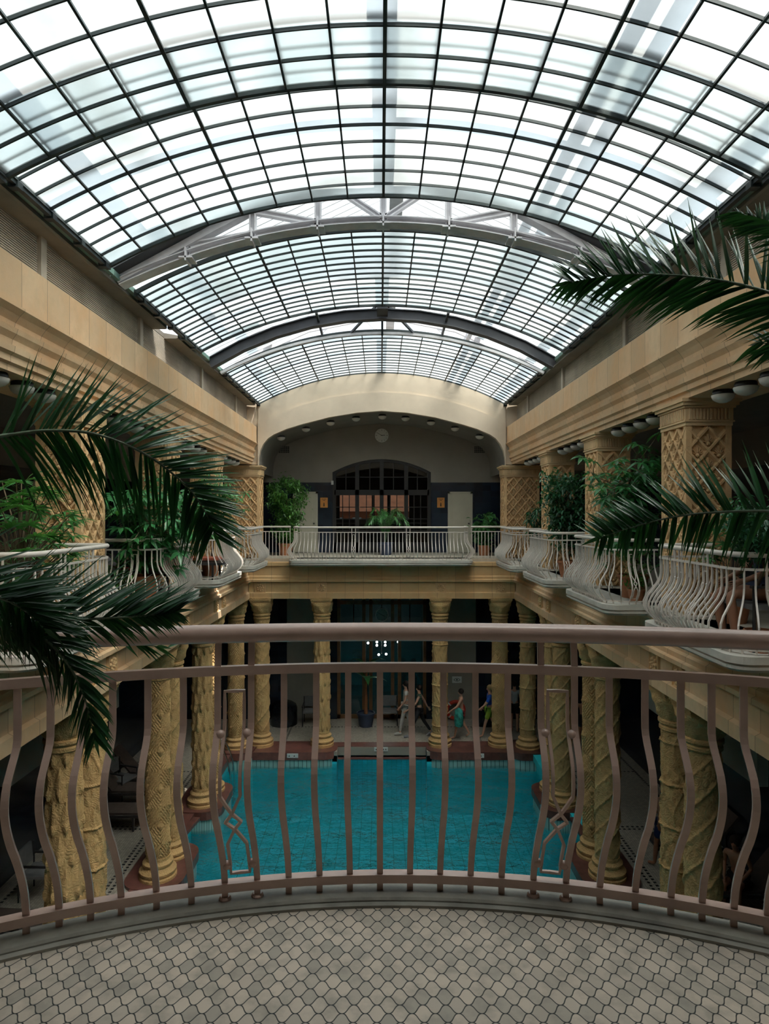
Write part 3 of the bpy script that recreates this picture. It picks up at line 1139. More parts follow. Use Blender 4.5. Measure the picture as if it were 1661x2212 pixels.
def bow(x, yc, r):
    return yc - (r - math.sqrt(max(0, r * r - (x - KX) ** 2)))


BX = 1.78
kxs = [-BX + 2 * BX * i / 48 + KX for i in range(49)]
b = MB()
poly = [(x, bow(x, 2.455, 2.8)) for x in kxs]
poly = [(-4.2, -2.9), (-4.2, 1.3), (-BX + KX, 1.3)] + poly + [(BX + KX, 1.3), (4.2, 1.3), (4.2, -2.9)]
b.prism([(x, y) for x, y in poly], -.16, 0.0)
struct(b.build('floor_balcony', M['onion']), 'beige onion-shaped floor tiles with dark grout on the balcony in front', 'floor')
b = MB()
secs = [(-.30, -.22), (-.02, -.22), (.045, -.13), (.03, -.11), (.055, -.09), (.055, .012), (0.045, .022), (-.045, .022), (-.052, .015), (-.052, .010), (-.075, .009), (-.075, -.02), (-.30, -.03)]
pts = [(x, bow(x, 2.425, 2.8), 0) for x in kxs]
b.sweep(pts, [(-x, z) for x, z in secs])
struct(b.build('trim_balcony_kerb', M['kerb']), 'grey stone kerb curving along the front of the tiled balcony', 'trim')
b = MB()
b.box(-4.3, .9, -1.2, 4.3, 1.6, -.17)
b.box(-4.3, -3.0, -.3, 4.3, 1.0, -.17)
struct(b.build('trim_lower_entablature_near', M['stone_x']), 'sandstone beam under the near gallery', 'trim')
b = MB()
b.box(-7.4, -3.2, -6, 7.4, -2.9, 6.0)
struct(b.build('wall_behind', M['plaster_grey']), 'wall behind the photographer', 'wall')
b = MB()
b.box(-7.4, 0.2, LOW, 7.4, 0.4, -.3)
struct(b.build('wall_lower_near', M['navytile']), 'tiled wall below the near gallery', 'wall')

# ------------------------------------------------------------------ pillars of the upper gallery
def carved_face(mb, wd, ht, z0, tr_):
    """diamond lattice in relief with shells and knobs, on a face of given width; tr_ maps (u, z, out) to a point"""
    nu = max(2, round(wd / .30))
    pu = wd / nu
    nz = round((ht) / (pu * 1.15))
    pz = ht / nz

    def pt(u, z, o):
        return tr_(u, z0 + z, o)

    def ridge(u0, z0_, u1, z1_, w_, h_):
        du, dz = u1 - u0, z1_ - z0_
        l = math.hypot(du, dz)
        nu_, nz_ = -dz / l * w_ / 2, du / l * w_ / 2
        a = [pt(u0 - nu_, z0_ - nz_, 0), pt(u1 - nu_, z1_ - nz_, 0), pt(u1 + nu_, z1_ + nz_, 0), pt(u0 + nu_, z0_ + nz_, 0)]
        k = .38
        c = [pt(u0 - nu_ * k, z0_ - nz_ * k, h_), pt(u1 - nu_ * k, z1_ - nz_ * k, h_), pt(u1 + nu_ * k, z1_ + nz_ * k, h_), pt(u0 + nu_ * k, z0_ + nz_ * k, h_)]
        mb.add(a + c, [(4, 5, 6, 7), (0, 1, 5, 4), (1, 2, 6, 5), (2, 3, 7, 6), (3, 0, 4, 7)])

    def knob(u, z, r, h_):
        vs_, fs = [], []
        n = 8
        for q, (rr, hh) in enumerate(((1, 0), (.85, .6), (.45, .95))):
            for i in range(n):
                a = 2 * PI * i / n
                vs_.append(pt(u + r * rr * math.cos(a), z + r * rr * math.sin(a), h_ * hh))
        vs_.append(pt(u, z, h_))
        for q in range(2):
            for i in range(n):
                fs.append((q * n + i, q * n + (i + 1) % n, (q + 1) * n + (i + 1) % n, (q + 1) * n + i))
        for i in range(n):
            fs.append((2 * n + i, 2 * n + (i + 1) % n, 3 * n))
        mb.add(vs_, fs)

    for i in range(nu):
        for j in range(nz):
            u0, zz = -wd / 2 + i * pu, j * pz
            for a in (0.0,):
                ridge(u0, zz, u0 + pu, zz + pz, .070, .046)
                ridge(u0 + pu, zz, u0, zz + pz, .070, .050)
            uc, zc = u0 + pu / 2, zz + pz / 2
            knob(uc, zc, .034, .07)
            for cx, cz in ((u0 + pu / 2, zz), ) + (((u0 + pu, zz + pz / 2),) if i < nu - 1 else ()):
                if cz < .05:
                    continue
                # shell: seven ribs fanning out
                for q in range(7):
                    a = math.radians(90 + (q - 3) * 24)
                    r0, r1 = .03, .40 * pz * (1 - .13 * abs(q - 3))
                    ridge(cx + r0 * math.cos(a), cz - .06 + r0 * math.sin(a), cx + r1 * math.cos(a) * .8, cz - .06 + r1 * math.sin(a), .020, .040)
                knob(cx, cz - .065, .034, .055)


def pillar_mesh(wx, wy, h):
    b = MB()
    b.box(-wx / 2 + .025, -wy / 2 + .025, 0, wx / 2 - .025, wy / 2 - .025, h)
    zb_, ht = .02, h - .40
    for sx in (-1, 1):
        for sy in (-1, 1):
            b.box(sx * (wx / 2 - .02) - .04, sy * (wy / 2 - .02) - .04, 0, sx * (wx / 2 - .02) + .04, sy * (wy / 2 - .02) + .04, h - .3)
    for sg in (-1, 1):
        carved_face(b, wx, ht, zb_, lambda u, z, o, sg=sg: (u, sg * (wy / 2 - .025 + o), z))
        carved_face(b, wy, ht, zb_, lambda u, z, o, sg=sg: (sg * (wx / 2 - .025 + o), u, z))
    c = MB()
    for z0, z1, e in ((h - .36, h - .31, .03), (h - .31, h - .29, .05), (h - .29, h - .12, .035), (h - .12, h - .09, .06), (h - .09, h - .045, .09), (h - .045, h, .115)):
        c.box(-wx / 2 - e, -wy / 2 - e, z0, wx / 2 + e, wy / 2 + e, z1)
    for sg in (-1, 1):
        n = int(wx / .045)
        for i in range(n):
            x = -wx / 2 + (i + .5) * wx / n
            c.box(x - .013, sg * (wy / 2 + .03), h - .28, x + .013, sg * (wy / 2 + .055), h - .13)
        n = int(wy / .045)
        for i in range(n):
            x = -wy / 2 + (i + .5) * wy / n
            c.box(sg * (wx / 2 + .03), x - .013, h - .28, sg * (wx / 2 + .055), x + .013, h - .13)
    return b, c


def pillar(wx, wy, h, loc, label):
    p = thing('pillar', label, 'pillar', loc, 0, 'carved pillars of the upper gallery')
    p['kind'] = 'structure'
    b, c = pillar_mesh(wx, wy, h)
    b.build('shaft', M['carved'], p)
    c.build('capital', M['stone'], p)
    return p


near_of = ['', ', closest of the row in view', ', second of the row in view', ', third of the row in view']
p0 = pillar(.58, .76, 2.94, (4.42, PIL_Y[1], 0), 'square carved sandstone pillar on the right gallery, closest of the row in view')
for k in (2, 3, 0):
    dup(p0, (4.42, PIL_Y[k], 0), 0, 'square carved sandstone pillar on the right gallery' + (near_of[k] or ', beside the photographer'))
for k in (1, 2, 3, 0):
    dup(p0, (-4.42, PIL_Y[k], 0), 0, 'square carved sandstone pillar on the left gallery' + (near_of[k] or ', beside the photographer'))
pc = pillar(1.06, .7, 2.90, (4.40, 21.45, 0), 'wide carved corner pillar under the right end of the far arch')
dup(pc, (-4.40, 21.45, 0), 0, 'wide carved corner pillar under the left end of the far arch')


# ------------------------------------------------------------------ carved columns of the pool hall
SH0, SH1 = .42, 3.92


def relief(kind, a, z):
    if kind == 0:      # teardrops and buds
        row = math.floor(z / .46)
        u = (a / (2 * PI) * 9 + (row % 2) * .5) % 1 - .5
        v = (z / .46) % 1
        d = max(0, 1 - abs(u) / (.5 * (1 - abs(2 * v - 1) * .9)))
        bud = max(0, 1 - ((u / .26) ** 2 + ((v - .22) / .16) ** 2))
        return .030 * d ** .7 + .022 * math.sqrt(bud)
    if kind == 1:      # spiral ribbons with scrolls
        ph = (a / (2 * PI) * 2 - z / .85) % 1
        e = .03 * (math.exp(-((ph - .5) / .04) ** 2) + math.exp(-(min(ph, 1 - ph) / .035) ** 2))
        s = .012 * max(0, math.sin(a * 11 + z * 9) * math.sin(z * 24 - a * 5)) if ph < .5 else .006 * max(0, math.sin(z * 40 + a * 8))
        return e * .8 + s + .012 / (1 + math.exp(-(.5 - ph) * 60)) * min(1, ph * 20)
    if kind == 2:      # nested diamonds
        u = abs((a / (2 * PI) * 3) % 1 - .5) * 2
        v = abs((z / .72) % 1 - .5) * 2
        d = (u + v)
        k = abs((d * 4.5) % 1 - .5) * 2
        return .022 / (1 + math.exp(-(k - .5) * 14)) + .034 / (1 + math.exp(-(abs(d - 1.01) - .82) * 40))
    # vines
    u = (a / (2 * PI) * 5) % 1 - .5
    w_ = .25 * math.sin(z * 6.5)
    vine = max(0, 1 - abs(u - w_) / .09)
    leaf_ = max(0, math.sin(a * 10 + math.sin(z * 7) * 2) * math.sin(z * 17 + a * 3))
    joint = .02 if abs((z / .62) % 1 - .5) > .47 else 0
    return .022 * vine + .016 * leaf_ + joint


def column_parts(kind):
    r0 = .215
    na, nz = 96, 200
    b = MB()
    for j in range(nz + 1):
        z = SH0 + (SH1 - SH0) * j / nz
        fade = min(1, (z - SH0) / .06, (SH1 - z) / .06)
        for i in range(na):
            a = 2 * PI * i / na
            r = r0 + .012 * (1 - abs((z - 2) / 2)) + relief(kind, a, z) * fade
            b.v.append((r * math.cos(a), r * math.sin(a), z))
    for j in range(nz):
        for i in range(na):
            k = (i + 1) % na
            b.f.append([j * na + i, j * na + k, (j + 1) * na + k, (j + 1) * na + i])
            b.m.append(0)
    bs = MB()
    bs.lathe([(.36, 0), (.36, .08), (.33, .10), (.355, .14), (.355, .18), (.30, .22), (.27, .26), (.29, .29), (.29, .33), (.25, .36), (.235, .38), (.235, .44)], 32)
    cp = MB()
    prof = [(.235, 3.88), (.255, 3.90), (.255, 3.94), (.235, 3.96), (.27, 4.0), (.27, 4.04), (.24, 4.06)]
    cp.lathe(prof, 32)
    n, m = 48, 16
    for j in range(m + 1):
        t = j / m
        z = 4.05 + .36 * t
        for i in range(n):
            a = 2 * PI * i / n
            c_, s_ = math.cos(a), math.sin(a)
            e = 2 + 6 * t
            sq = (abs(c_) ** e + abs(s_) ** e) ** (-1 / e)
            r = (.24 + .075 * math.sin(t * PI / 2)) * (1 + (sq - 1) * t)
            vol = max(0, math.cos(a * 4)) * max(0, math.sin(t * PI)) * .02 + .028 * max(0, math.cos(a * 8 + PI * (t > .5))) * max(0, math.sin(t * 2 * PI * 1.0) ** 2)
            cp.v.append(((r + vol) * c_, (r + vol) * s_, z))
    base = len(cp.v) - (m + 1) * n
    for j in range(m):
        for i in range(n):
            k = (i + 1) % n
            cp.f.append([base + j * n + i, base + j * n + k, base + (j + 1) * n + k, base + (j + 1) * n + i])
            cp.m.append(0)
    for z0, z1, e in ((4.40, 4.44, .30), (4.44, 4.47, .315), (4.47, 4.56, .33)):
        cp.box(-e, -e, z0, e, e, z1)
    return b, bs, cp


cproto = []
CPOS = []
for sg, sd in ((-1, 'left'), (1, 'right')):
    for k, p in enumerate(PAIRS):
        for q, dy in enumerate((-.40, .40)):
            CPOS.append((sg * 4.40, p + dy, [[0, 3, 2, 1, 0, 2], [1, 3, 1, 2, 1, 3]][sg > 0][k * 2 + q],
                         'carved stone column of the %s pair on the %s side of the pool, its %s one' % (('closest', 'middle', 'farthest')[k], sd, ('front', 'rear')[q])))
for x, kd, nm in ((-3.70, 1, 'second'), (-1.84, 0, 'third'), (1.79, 3, 'fourth'), (3.63, 2, 'fifth')):
    CPOS.append((x, 20.68, kd, 'carved stone column at the far end of the pool, %s from the left' % nm))
CPOS.append((-4.42, 20.35, 2, 'carved stone column at the far left corner of the pool'))
CPOS.append((4.42, 20.35, 3, 'carved stone column at the far right corner of the pool'))
protos = {}
for x, y, kd, lab in CPOS:
    far = y > 20
    if kd not in protos:
        c = thing('column', lab, 'column', (x, y, LOW + .0), 0, 'carved columns around the pool')
        c['kind'] = 'structure'
        b, bs, cp = column_parts(kd)
        b.build('shaft', M['column'], c, smooth=0.9)
        bs.build('base', M['column'], c, smooth=0.6)
        cp.build('capital', M['column'], c, smooth=0.6)
        protos[kd] = c
    else:
        c = dup(protos[kd], (x, y, LOW), RND.uniform(-.4, .4) if False else 0, lab)
    c.location.z = LOW + .03

# carved squares on the lower frieze
def rosette_mesh(kind):
    b = MB()
    b.box(-.165, -.02, -.165, .165, .02, .165)
    b.sweep([(-.15, -.025, -.15), (.15, -.025, -.15), (.15, -.025, .15), (-.15, -.025, .15)], [(-.015, -.012), (.015, -.012), (.015, .012), (-.015, .012)], up=(0, 1, 0), closed=True)
    for i in range(8):
        a = 2 * PI * i / 8 + kind * .4
        b.ball((.085 * math.cos(a), -.03, .085 * math.sin(a)), .034, 8, (1, .8, 1))
    for i in range(5):
        a = 2 * PI * i / 5
        b.ball((.035 * math.cos(a), -.04, .035 * math.sin(a)), .022, 8)
    return b


ro = rosette_mesh(0).build('frieze_rosette', M['carved'])
tag(ro, 'carved square on the far frieze, first from the left', 'carving', 'carved squares on the frieze')
ro.location = (-3.70, 20.455, -.87)
for x, lab in ((-1.84, 'second from the left'), (1.79, 'third from the left'), (3.62, 'fourth from the left')):
    dup(ro, (x, 20.455, -.87), 0, 'carved square on the far frieze, ' + lab)
for sg, sd in ((-1, 'left'), (1, 'right')):
    for k, p in enumerate(PAIRS):
        for q, dy in enumerate((-.40, .40)):
            dup(ro, (sg * 4.075, p + dy, -.87), -sg * PI / 2, 'carved square on the %s beam over the %s column of the %s pair' % (sd, ('front', 'rear')[q], ('closest', 'middle', 'farthest')[k]))


# ------------------------------------------------------------------ balustrades
def resample(pts, step):
    out, acc = [], 0.0
    L = [0]
    for i in range(1, len(pts)):
        L.append(L[-1] + (Vector(pts[i]) - Vector(pts[i - 1])).length)
    return L


class Path2:
    def __init__(s, pts):
        s.p = [Vector((x, y)) for x, y in pts]
        s.l = [0.0]
        for i in range(1, len(s.p)):
            s.l.append(s.l[-1] + (s.p[i] - s.p[i - 1]).length)
        s.len = s.l[-1]

    def at(s, d):
        d = max(0, min(s.len, d))
        i = 1
        while i < len(s.l) - 1 and s.l[i] < d:
            i += 1
        t = (d - s.l[i - 1]) / max(1e-6, s.l[i] - s.l[i - 1])
        p = s.p[i - 1].lerp(s.p[i], t)

        def tan(k):
            a, c = s.p[max(0, k - 1)], s.p[min(len(s.p) - 1, k + 1)]
            return (c - a).normalized()
        tg = (tan(i - 1).lerp(tan(i), t)).normalized()
        return p, Vector((tg.y, -tg.x))       # outward is to the right of travel


BELLY = [(.825, 0), (.64, 0), (.57, .015), (.50, .05), (.43, .105), (.36, .16), (.29, .195), (.22, .20), (.16, .175), (.10, .12), (.045, .06)]


def u_path(w_, d, r, n=6):
    pts = [(w_, -.10), (w_, d - r)]
    for i in range(1, n + 1):
        a = PI / 2 * i / n
        pts.append((w_ - r + r * math.cos(a), d - r + r * math.sin(a)))
    for i in range(0, n + 1):
        a = PI / 2 + PI / 2 * i / n
        pts.append((-w_ + r + r * math.cos(a), d - r + r * math.sin(a)))
    pts.append((-w_, -.10))
    # finer straight pieces
    out = [pts[0]]
    for a, c in zip(pts, pts[1:]):
        m = max(1, int(math.hypot(c[0] - a[0], c[1] - a[1]) / .12))
        for i in range(1, m + 1):
            out.append((a[0] + (c[0] - a[0]) * i / m, a[1] + (c[1] - a[1]) * i / m))
    return Path2(out)


def ornament(par, P3, s0, s1, hs, mat, zt_, zb_):
    """thin frame with crossed lower end and four knobs between two posts; P3 maps (s, h) to a point"""
    sm, hw = (s0 + s1) / 2, (s1 - s0) * .29
    top, bot = zt_ - .07, zb_ + .05
    z1, z2, z3, z4 = bot + .13, bot + .20, bot + .27, bot + .34
    m = MB()

    def line(seq):
        pts = []
        for (sa, ha), (sb, hb) in zip(seq, seq[1:]):
            k = max(1, int(abs(hb - ha) / .03))
            for i in range(k):
                pts.append(P3(sa + (sb - sa) * i / k, ha + (hb - ha) * i / k))
        pts.append(P3(*seq[-1]))
        m.strip(pts, .010, .010, up=(0, 1, .01))
    for e in (-1, 1):
        line([(sm, top), (sm + e * hw, top), (sm + e * hw, z4), (sm, z3), (sm - e * hw * .8, z2 + .035), (sm, z2), (sm + e * hw, z1), (sm + e * hw, bot), (sm, bot)])
    m.build('ornament', mat, par)
    for e in (-1, 1):
        for h in (top - .14, bot + .035):
            kn = MB()
            kn.ball(P3(sm + e * (hw + (s1 - s0) / 2) / 2, h), .016, 10)
            kn.build('knob', mat, par, smooth=9)


def balustrade(name, label, loc, rz, path, mat, prof, spacing, orn=(), top_h=.976, mid_h=.83, rail_r=.028, bar_w=.018, posts=(), group='cream balcony balustrades', feet=True):
    t = thing(name, label, 'balustrade', loc, rz, group)

    def off(h):
        for (ha, oa), (hb, ob) in zip(prof, prof[1:]):
            if ha >= h >= hb:
                return oa + (ob - oa) * (ha - h) / (ha - hb)
        return prof[-1][1] if h < prof[-1][0] else 0

    def P3(s_, h):
        p, n_ = path.at(s_)
        q = p + n_ * off(h)
        return (q.x, q.y, h)
    N = max(8, int(path.len / .07))
    ss = [path.len * i / N for i in range(N + 1)]
    b = MB()
    b.tube([P3(s_, top_h) for s_ in ss], rail_r, 12)
    for s_ in (0, path.len):
        b.ball(P3(s_, top_h), rail_r, 12)
    b.build('top_rail', mat, t, smooth=0.9)
    b = MB()
    b.strip([P3(s_, mid_h) for s_ in ss], .030, .024)
    b.build('middle_rail', mat, t)
    b = MB()
    hb = prof[-1][0]
    b.strip([P3(s_, hb) for s_ in ss], .034, .016)
    b.build('bottom_rail', mat, t)
    n_ = max(2, round(path.len / spacing))
    st = path.len / n_
    hs = [mid_h] + [h for h, o in prof if h < mid_h - .005]
    skip = set()
    osegs = []
    for o in orn:
        i = round((path.len * o) / st - .5)
        osegs.append((i * st, (i + 1) * st))
    postset = {round(a / st) for sg in osegs for a in sg} | {0, n_}
    for i in range(n_ + 1):
        s_ = i * st
        b = MB()
        pts = [P3(s_, h) for h in hs]
        if i in postset:
            pts = [P3(s_, top_h)] + pts
        if feet:
            q = pts[-1]
            pts.append((q[0], q[1], .0))
        _, n2 = path.at(s_)
        b.strip(pts, bar_w, bar_w, up=(n2.x, n2.y, .02))
        b.build('baluster', mat, t)
    for a, c in osegs:
        ornament(t, P3, a, c, hs, mat, mid_h, hb)
    return t


def balcony_slab(label, loc, rz, w_, d):
    b = MB()
    for e, z0, z1 in ((.13, -.075, 0), (.105, -.10, -.075), (.12, -.13, -.10), (.07, -.165, -.13)):
        b.prism(round_rect(-w_ - e, -.25, w_ + e, d + e, .22), z0, z1)
    o = b.build('balcony_slab', M['slab'])
    struct(o, label, 'balcony slab')
    o.location = loc
    o.rotation_euler = (0, 0, rz)
    return o


BAYS = [7.62, 11.30, 15.02, 18.74]
WB, DB = 1.04, .66
bp = None
ordn = ('closest', 'second', 'third', 'farthest')
for sg, sd in ((1, 'right'), (-1, 'left')):
    for k, y in enumerate(BAYS):
        loc = (sg * 4.14, y, .0)
        rz = PI / 2 if sg > 0 else -PI / 2
        lab = 'cream bulging iron balustrade on the %s side, %s balcony from the photographer' % (sd, ordn[k])
        if bp is None:
            bp = balustrade('balustrade', lab, loc, rz, u_path(WB, DB, .26), M['balu'], BELLY, .098, orn=(.12, .40, .60, .88), bar_w=.017)
        else:
            dup(bp, loc, rz, lab)
        balcony_slab('pale stone slab of the %s balcony on the %s side' % (ordn[k], sd), loc, rz, WB, DB)
# far end: bowed balcony in the middle, straight runs at its sides
balustrade('balustrade', 'long cream bulging balustrade across the middle of the far gallery', (-.03, 20.95, 0), PI, u_path(2.62, .98, .3), M['balu'], BELLY, .108, orn=(.115, .385, .615, .885), bar_w=.019)
balcony_slab('pale stone slab of the long far balcony', (-.03, 20.95, 0), PI, 2.62, .98)
STR = [(.825, 0), (.6, 0), (.4, 0), (.05, 0)]
for x0, x1, sd in ((-3.84, -2.86, 'left'), (2.80, 3.84, 'right')):
    balustrade('balustrade', 'short straight cream balustrade at the %s end of the far gallery' % sd, (0, 20.93, 0), 0, Path2([(x0, 0), ((x0 + x1) / 2, 0), (x1, 0)]), M['balu'], STR, .105, bar_w=.019)

# balustrade right in front of the photographer
MIDH = .855
ANG = 1.42


class BowPath:
    len = 2.84

    def at(s, d):
        return None


NPROF = [(.855, 0, 0), (.69, 0, 0), (.655, -.006, 0), (.61, -.032, 0), (.56, -.060, .0), (.50, -.074, .03), (.44, -.070, .09), (.37, -.052, .20), (.30, -.026, .36), (.23, -.008, .55), (.16, .0, .78), (.068, 0, 1.0)]


def bar_profile(h):
    """inward bend and outward share of a near bar at a height, smoothly joined"""
    P = NPROF
    if h >= P[0][0]:
        return 0, 0
    if h <= P[-1][0]:
        return P[-1][1], P[-1][2]
    k = max(i for i in range(len(P) - 1) if P[i][0] >= h)
    u = (P[k][0] - h) / (P[k][0] - P[k + 1][0])
    p0, p1, p2, p3 = P[max(0, k - 1)], P[k], P[k + 1], P[min(len(P) - 1, k + 2)]
    out = []
    for q in (1, 2):
        a_, b_, c_, d_ = p0[q], p1[q], p2[q], p3[q]
        out.append(.5 * (2 * b_ + (c_ - a_) * u + (2 * a_ - 5 * b_ + 4 * c_ - d_) * u * u + (3 * b_ - a_ - 3 * c_ + d_) * u ** 3))
    return out[0], out[1]


def near_point(s_, h):
    """bar number along the bow and height to a point of the near balustrade"""
    x0 = KX + s_
    ytop, ymid, ybot = bow(x0, 2.30, 4.4), bow(x0, 2.30, 3.3), bow(x0, 2.43, 2.85)
    if h >= MIDH:
        k = (h - MIDH) / (.976 - MIDH)
        return Vector((x0, ymid + (ytop - ymid) * k, h))
    inw, f = bar_profile(h)
    return Vector((x0 * (1 + .018 * f * min(1, x0 * x0)), ymid + (ybot - ymid) * f + inw, h))


nb = thing('balustrade', 'backlit-toned cream iron balustrade with thick handrail and bent bars, right in front of the photographer', 'balustrade', (0, 0, 0), 0, None)
ss = [-1.62 + 3.24 * i / 60 for i in range(61)]
b = MB()
b.tube([near_point(s_, .976) for s_ in ss], .0315, 20)
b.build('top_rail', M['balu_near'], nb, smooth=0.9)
b = MB()
b.strip([near_point(s_, MIDH) for s_ in ss], .024, .030)
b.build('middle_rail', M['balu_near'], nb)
b = MB()
b.strip([near_point(s_, .068) for s_ in ss], .040, .030)
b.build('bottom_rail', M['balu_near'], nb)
hs = [MIDH, .75, .70] + [.70 - .0225 * i for i in range(1, 28)] + [.068]
SP = .1085


def bar_x(i):
    s_ = (i + .5) * SP
    return s_ - math.copysign(.2 * max(0, abs(s_) - .9), s_)


for i in range(-14, 14):
    s_ = bar_x(i)
    b = MB()
    pts = [near_point(s_, h) for h in hs]
    q = near_point(s_, .068)
    if i in (-6, -5, 4, 5):
        pts = [near_point(s_, .976), near_point(s_, .91)] + pts
    pts.append(Vector((q.x, q.y, .02)))
    nrm = Vector((math.sin((s_) / 3.0) * .9, 1, .05))
    b.strip(pts, .0215, .014, up=nrm)
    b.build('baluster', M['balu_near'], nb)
    if i in (-6, -5, 4, 5):
        b = MB()
        b.lathe([(.022, .0), (.022, .006), (.016, .012)], 14, (q.x, q.y, .021))
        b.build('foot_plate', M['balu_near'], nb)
for i in (-6, 4):
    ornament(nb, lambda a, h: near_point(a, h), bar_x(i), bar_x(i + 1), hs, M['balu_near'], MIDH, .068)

# ------------------------------------------------------------------ lamps, clocks, signs, vents
lp = thing('ceiling_lamp', '', 'lamp', (0, 0, 0), 0, 'bowl lamps')
b = MB()
b.lathe([(.115, 0), (.125, -.02), (.125, -.05), (.145, -.06)], 20)
b.build('lamp_base', M['darkmetal'], lp, smooth=0.6)
b = MB()
b.lathe([(.138, -.06), (.138, -.072), (.125, -.108), (.092, -.138), (.046, -.158), (.002, -.164)], 20)
b.build('lamp_bowl', M['opal'], lp, smooth=0.9)
first = True
LAMPS = []
num = ('first', 'second', 'third', 'fourth', 'fifth', 'sixth', 'seventh', 'eighth', 'ninth')
for i, (px, py) in enumerate(((607, 936), (661, 915), (714, 901), (769, 893), (826, 889), (876, 892), (931, 899), (983, 913), (1036, 932))):
    q = at(px, py, 21.75)
    z = max(zz for zz in [0])
    x = q.x
    for (xa, za), (xb, zb2) in zip(INNER, INNER[1:]):
        if xa <= x <= xb:
            z = za + (zb2 - za) * (x - xa) / (xb - xa)
    LAMPS.append(((x, 21.75, z - .01), 'white bowl lamp under the far arch, %s from the left' % num[i], 'lamps along the far arch'))
for sg, sd in ((1, 'right'), (-1, 'left')):
    for k, y in enumerate((7.67, 11.37, 15.07, 18.77)):
        for j, dy in enumerate((-.80, -.27, .27, .80)):
            LAMPS.append(((sg * 4.28, y + dy, 2.94), 'white bowl lamp under the %s beam, %s of four above the %s balcony' % (sd, num[j], ordn[k]), 'lamps along the gallery beams'))
for i, px in enumerate((602, 630, 659, 747, 786, 826, 865, 902, 992, 1020, 1048)):
    q = at(px, 1300, 21.6)
    LAMPS.append(((q.x, 21.6, -.745), 'white bowl lamp on the dark ceiling behind the far columns, number %s from the left' % (num + ('tenth', 'eleventh'))[i], 'lamps behind the far columns'))
for i, (lc, lab, g) in enumerate(LAMPS):
    if i == 0:
        lp.location = lc
        lp['label'], lp['group'] = lab, g
    else:
        dup(lp, lc, 0, lab, g)


def clock(name, label, loc, r, face, hour, minute, marks):
    c = thing(name, label, 'clock', loc)
    R90 = Matrix.Rotation(PI / 2, 4, 'X')
    b = MB()
    b.lathe([(r * .9, -.0), (r, .0), (r, .05), (r * .93, .06), (r * .92, .035)], 36, M=R90, cap=False)
    b.build('clock_rim', M['white'], c, smooth=0.5)
    b = MB()
    b.lathe([(.001, .03), (r * .93, .03)], 36, M=R90, cap=False)
    b.build('clock_face', face, c)
    b = MB()
    for k in range(12):
        a = 2 * PI * k / 12
        for ra, rb, w_ in ((.70, .86, .035 if k % 3 else .06),):
            b.bar((r * ra * math.sin(a), -.034, r * ra * math.cos(a)), (r * rb * math.sin(a), -.034, r * rb * math.cos(a)), r * w_, .004, (0, 1, 0))
    b.build('hour_marks', M['black'], c)
    for nm, ang, l, w_ in (('hour_hand', (hour + minute / 60) / 12, .48, .07), ('minute_hand', minute / 60, .78, .05)):
        a = 2 * PI * ang
        b = MB()
        b.bar((-.12 * r * math.sin(a), -.04, -.12 * r * math.cos(a)), (r * l * math.sin(a), -.04, r * l * math.cos(a)), r * w_, .004, (0, 1, 0))
        b.build(nm, M['black'], c)
    return c


clock('wall_clock', 'round white wall clock on the grey plaster above the far glazed doorway', (at(824.5, 941, YB - .02).x, YB - .02, at(824.5, 941, YB).z), .245, M['white'], 2, 50, 0)
clock('wall_clock', 'round pale clock hanging in front of the wooden glazed doors behind the pool', (at(825, 1328, 23.0).x, 23.2, at(825, 1328, 23.2).z), .225, plain('pale_clock_face', (.22, .30, .31), .5, .05, 3), 3, 50, 0)
# hanger of that clock
for px0, lab in ((602, 'left'), (1024, 'right')):
    a, c = at(px0, 964, YB), at(px0 + 23, 978.5, YB)
    v = thing('wall_vent', 'small square vent grille on the grey plaster at the %s' % lab, 'vent', (a.x, YB, c.z))
    wv_, hv = c.x - a.x, a.z - c.z
    b = MB()
    for i in range(7):
        b.box(wv_ * i / 6 - .008, -.02, 0, wv_ * i / 6 + .008, .0, hv)
    for i in range(5):
        b.box(0, -.02, hv * i / 4 - .008, wv_, 0, hv * i / 4 + .008)
    b.build('grille', M['plaster_grey'], v)
    b = MB()
    b.box(0, -.006, 0, wv_, -.002, hv)
    b.build('backing', M['black'], v)
for (x0, x1), lab in (((692, 708), 'left'), ((944, 960), 'right')):
    a, c = at(x0, 1075, YB), at(x1, 1096.5, YB)
    s_ = thing('wall_sign', 'orange sign with a small dark figure on the tiles, %s of the glazed doorway' % lab, 'sign', (a.x, YB - .02, c.z))
    wv_, hv = c.x - a.x, a.z - c.z
    b = MB()
    b.box(0, -.015, 0, wv_, 0, hv)
    b.build('sign_board', M['orange'], s_)
    b = MB()
    b.box(wv_ * .42, -.018, hv * .12, wv_ * .58, -.015, hv * .36)
    b.ball((wv_ / 2, -.016, hv * .43), .022, 8, (1, .2, 1))
    for k in range(2):
        for i in range(4):
            if k and i in (0, 3):
                continue
            b.box(wv_ * (.2 + .16 * i), -.018, hv * (.82 - .14 * k), wv_ * (.31 + .16 * i), -.015, hv * (.89 - .14 * k))
    b.build('figure_mark', M['black'], s_)
b = MB()
b.box(-1.80, 23.9, 2.42, -1.72, 23.99, 2.56)
tag(b.build('wall_box', M['white']), 'small white box at the left spring of the arched doorway', 'box')

# ------------------------------------------------------------------ plants
def catmull(pts, n):
    P = [Vector(p) for p in pts]
    P = [P[0] * 2 - P[1]] + P + [P[-1] * 2 - P[-2]]
    out = []
    segs = len(P) - 3
    for i in range(n + 1):
        t = segs * i / n
        k = min(int(t), segs - 1)
        u = t - k
        a, b_, c, d = P[k:k + 4]
        out.append(0.5 * ((2 * b_) + (c - a) * u + (2 * a - 5 * b_ + 4 * c - d) * u * u + (3 * b_ - a - 3 * c + d) * u ** 3))
    return out


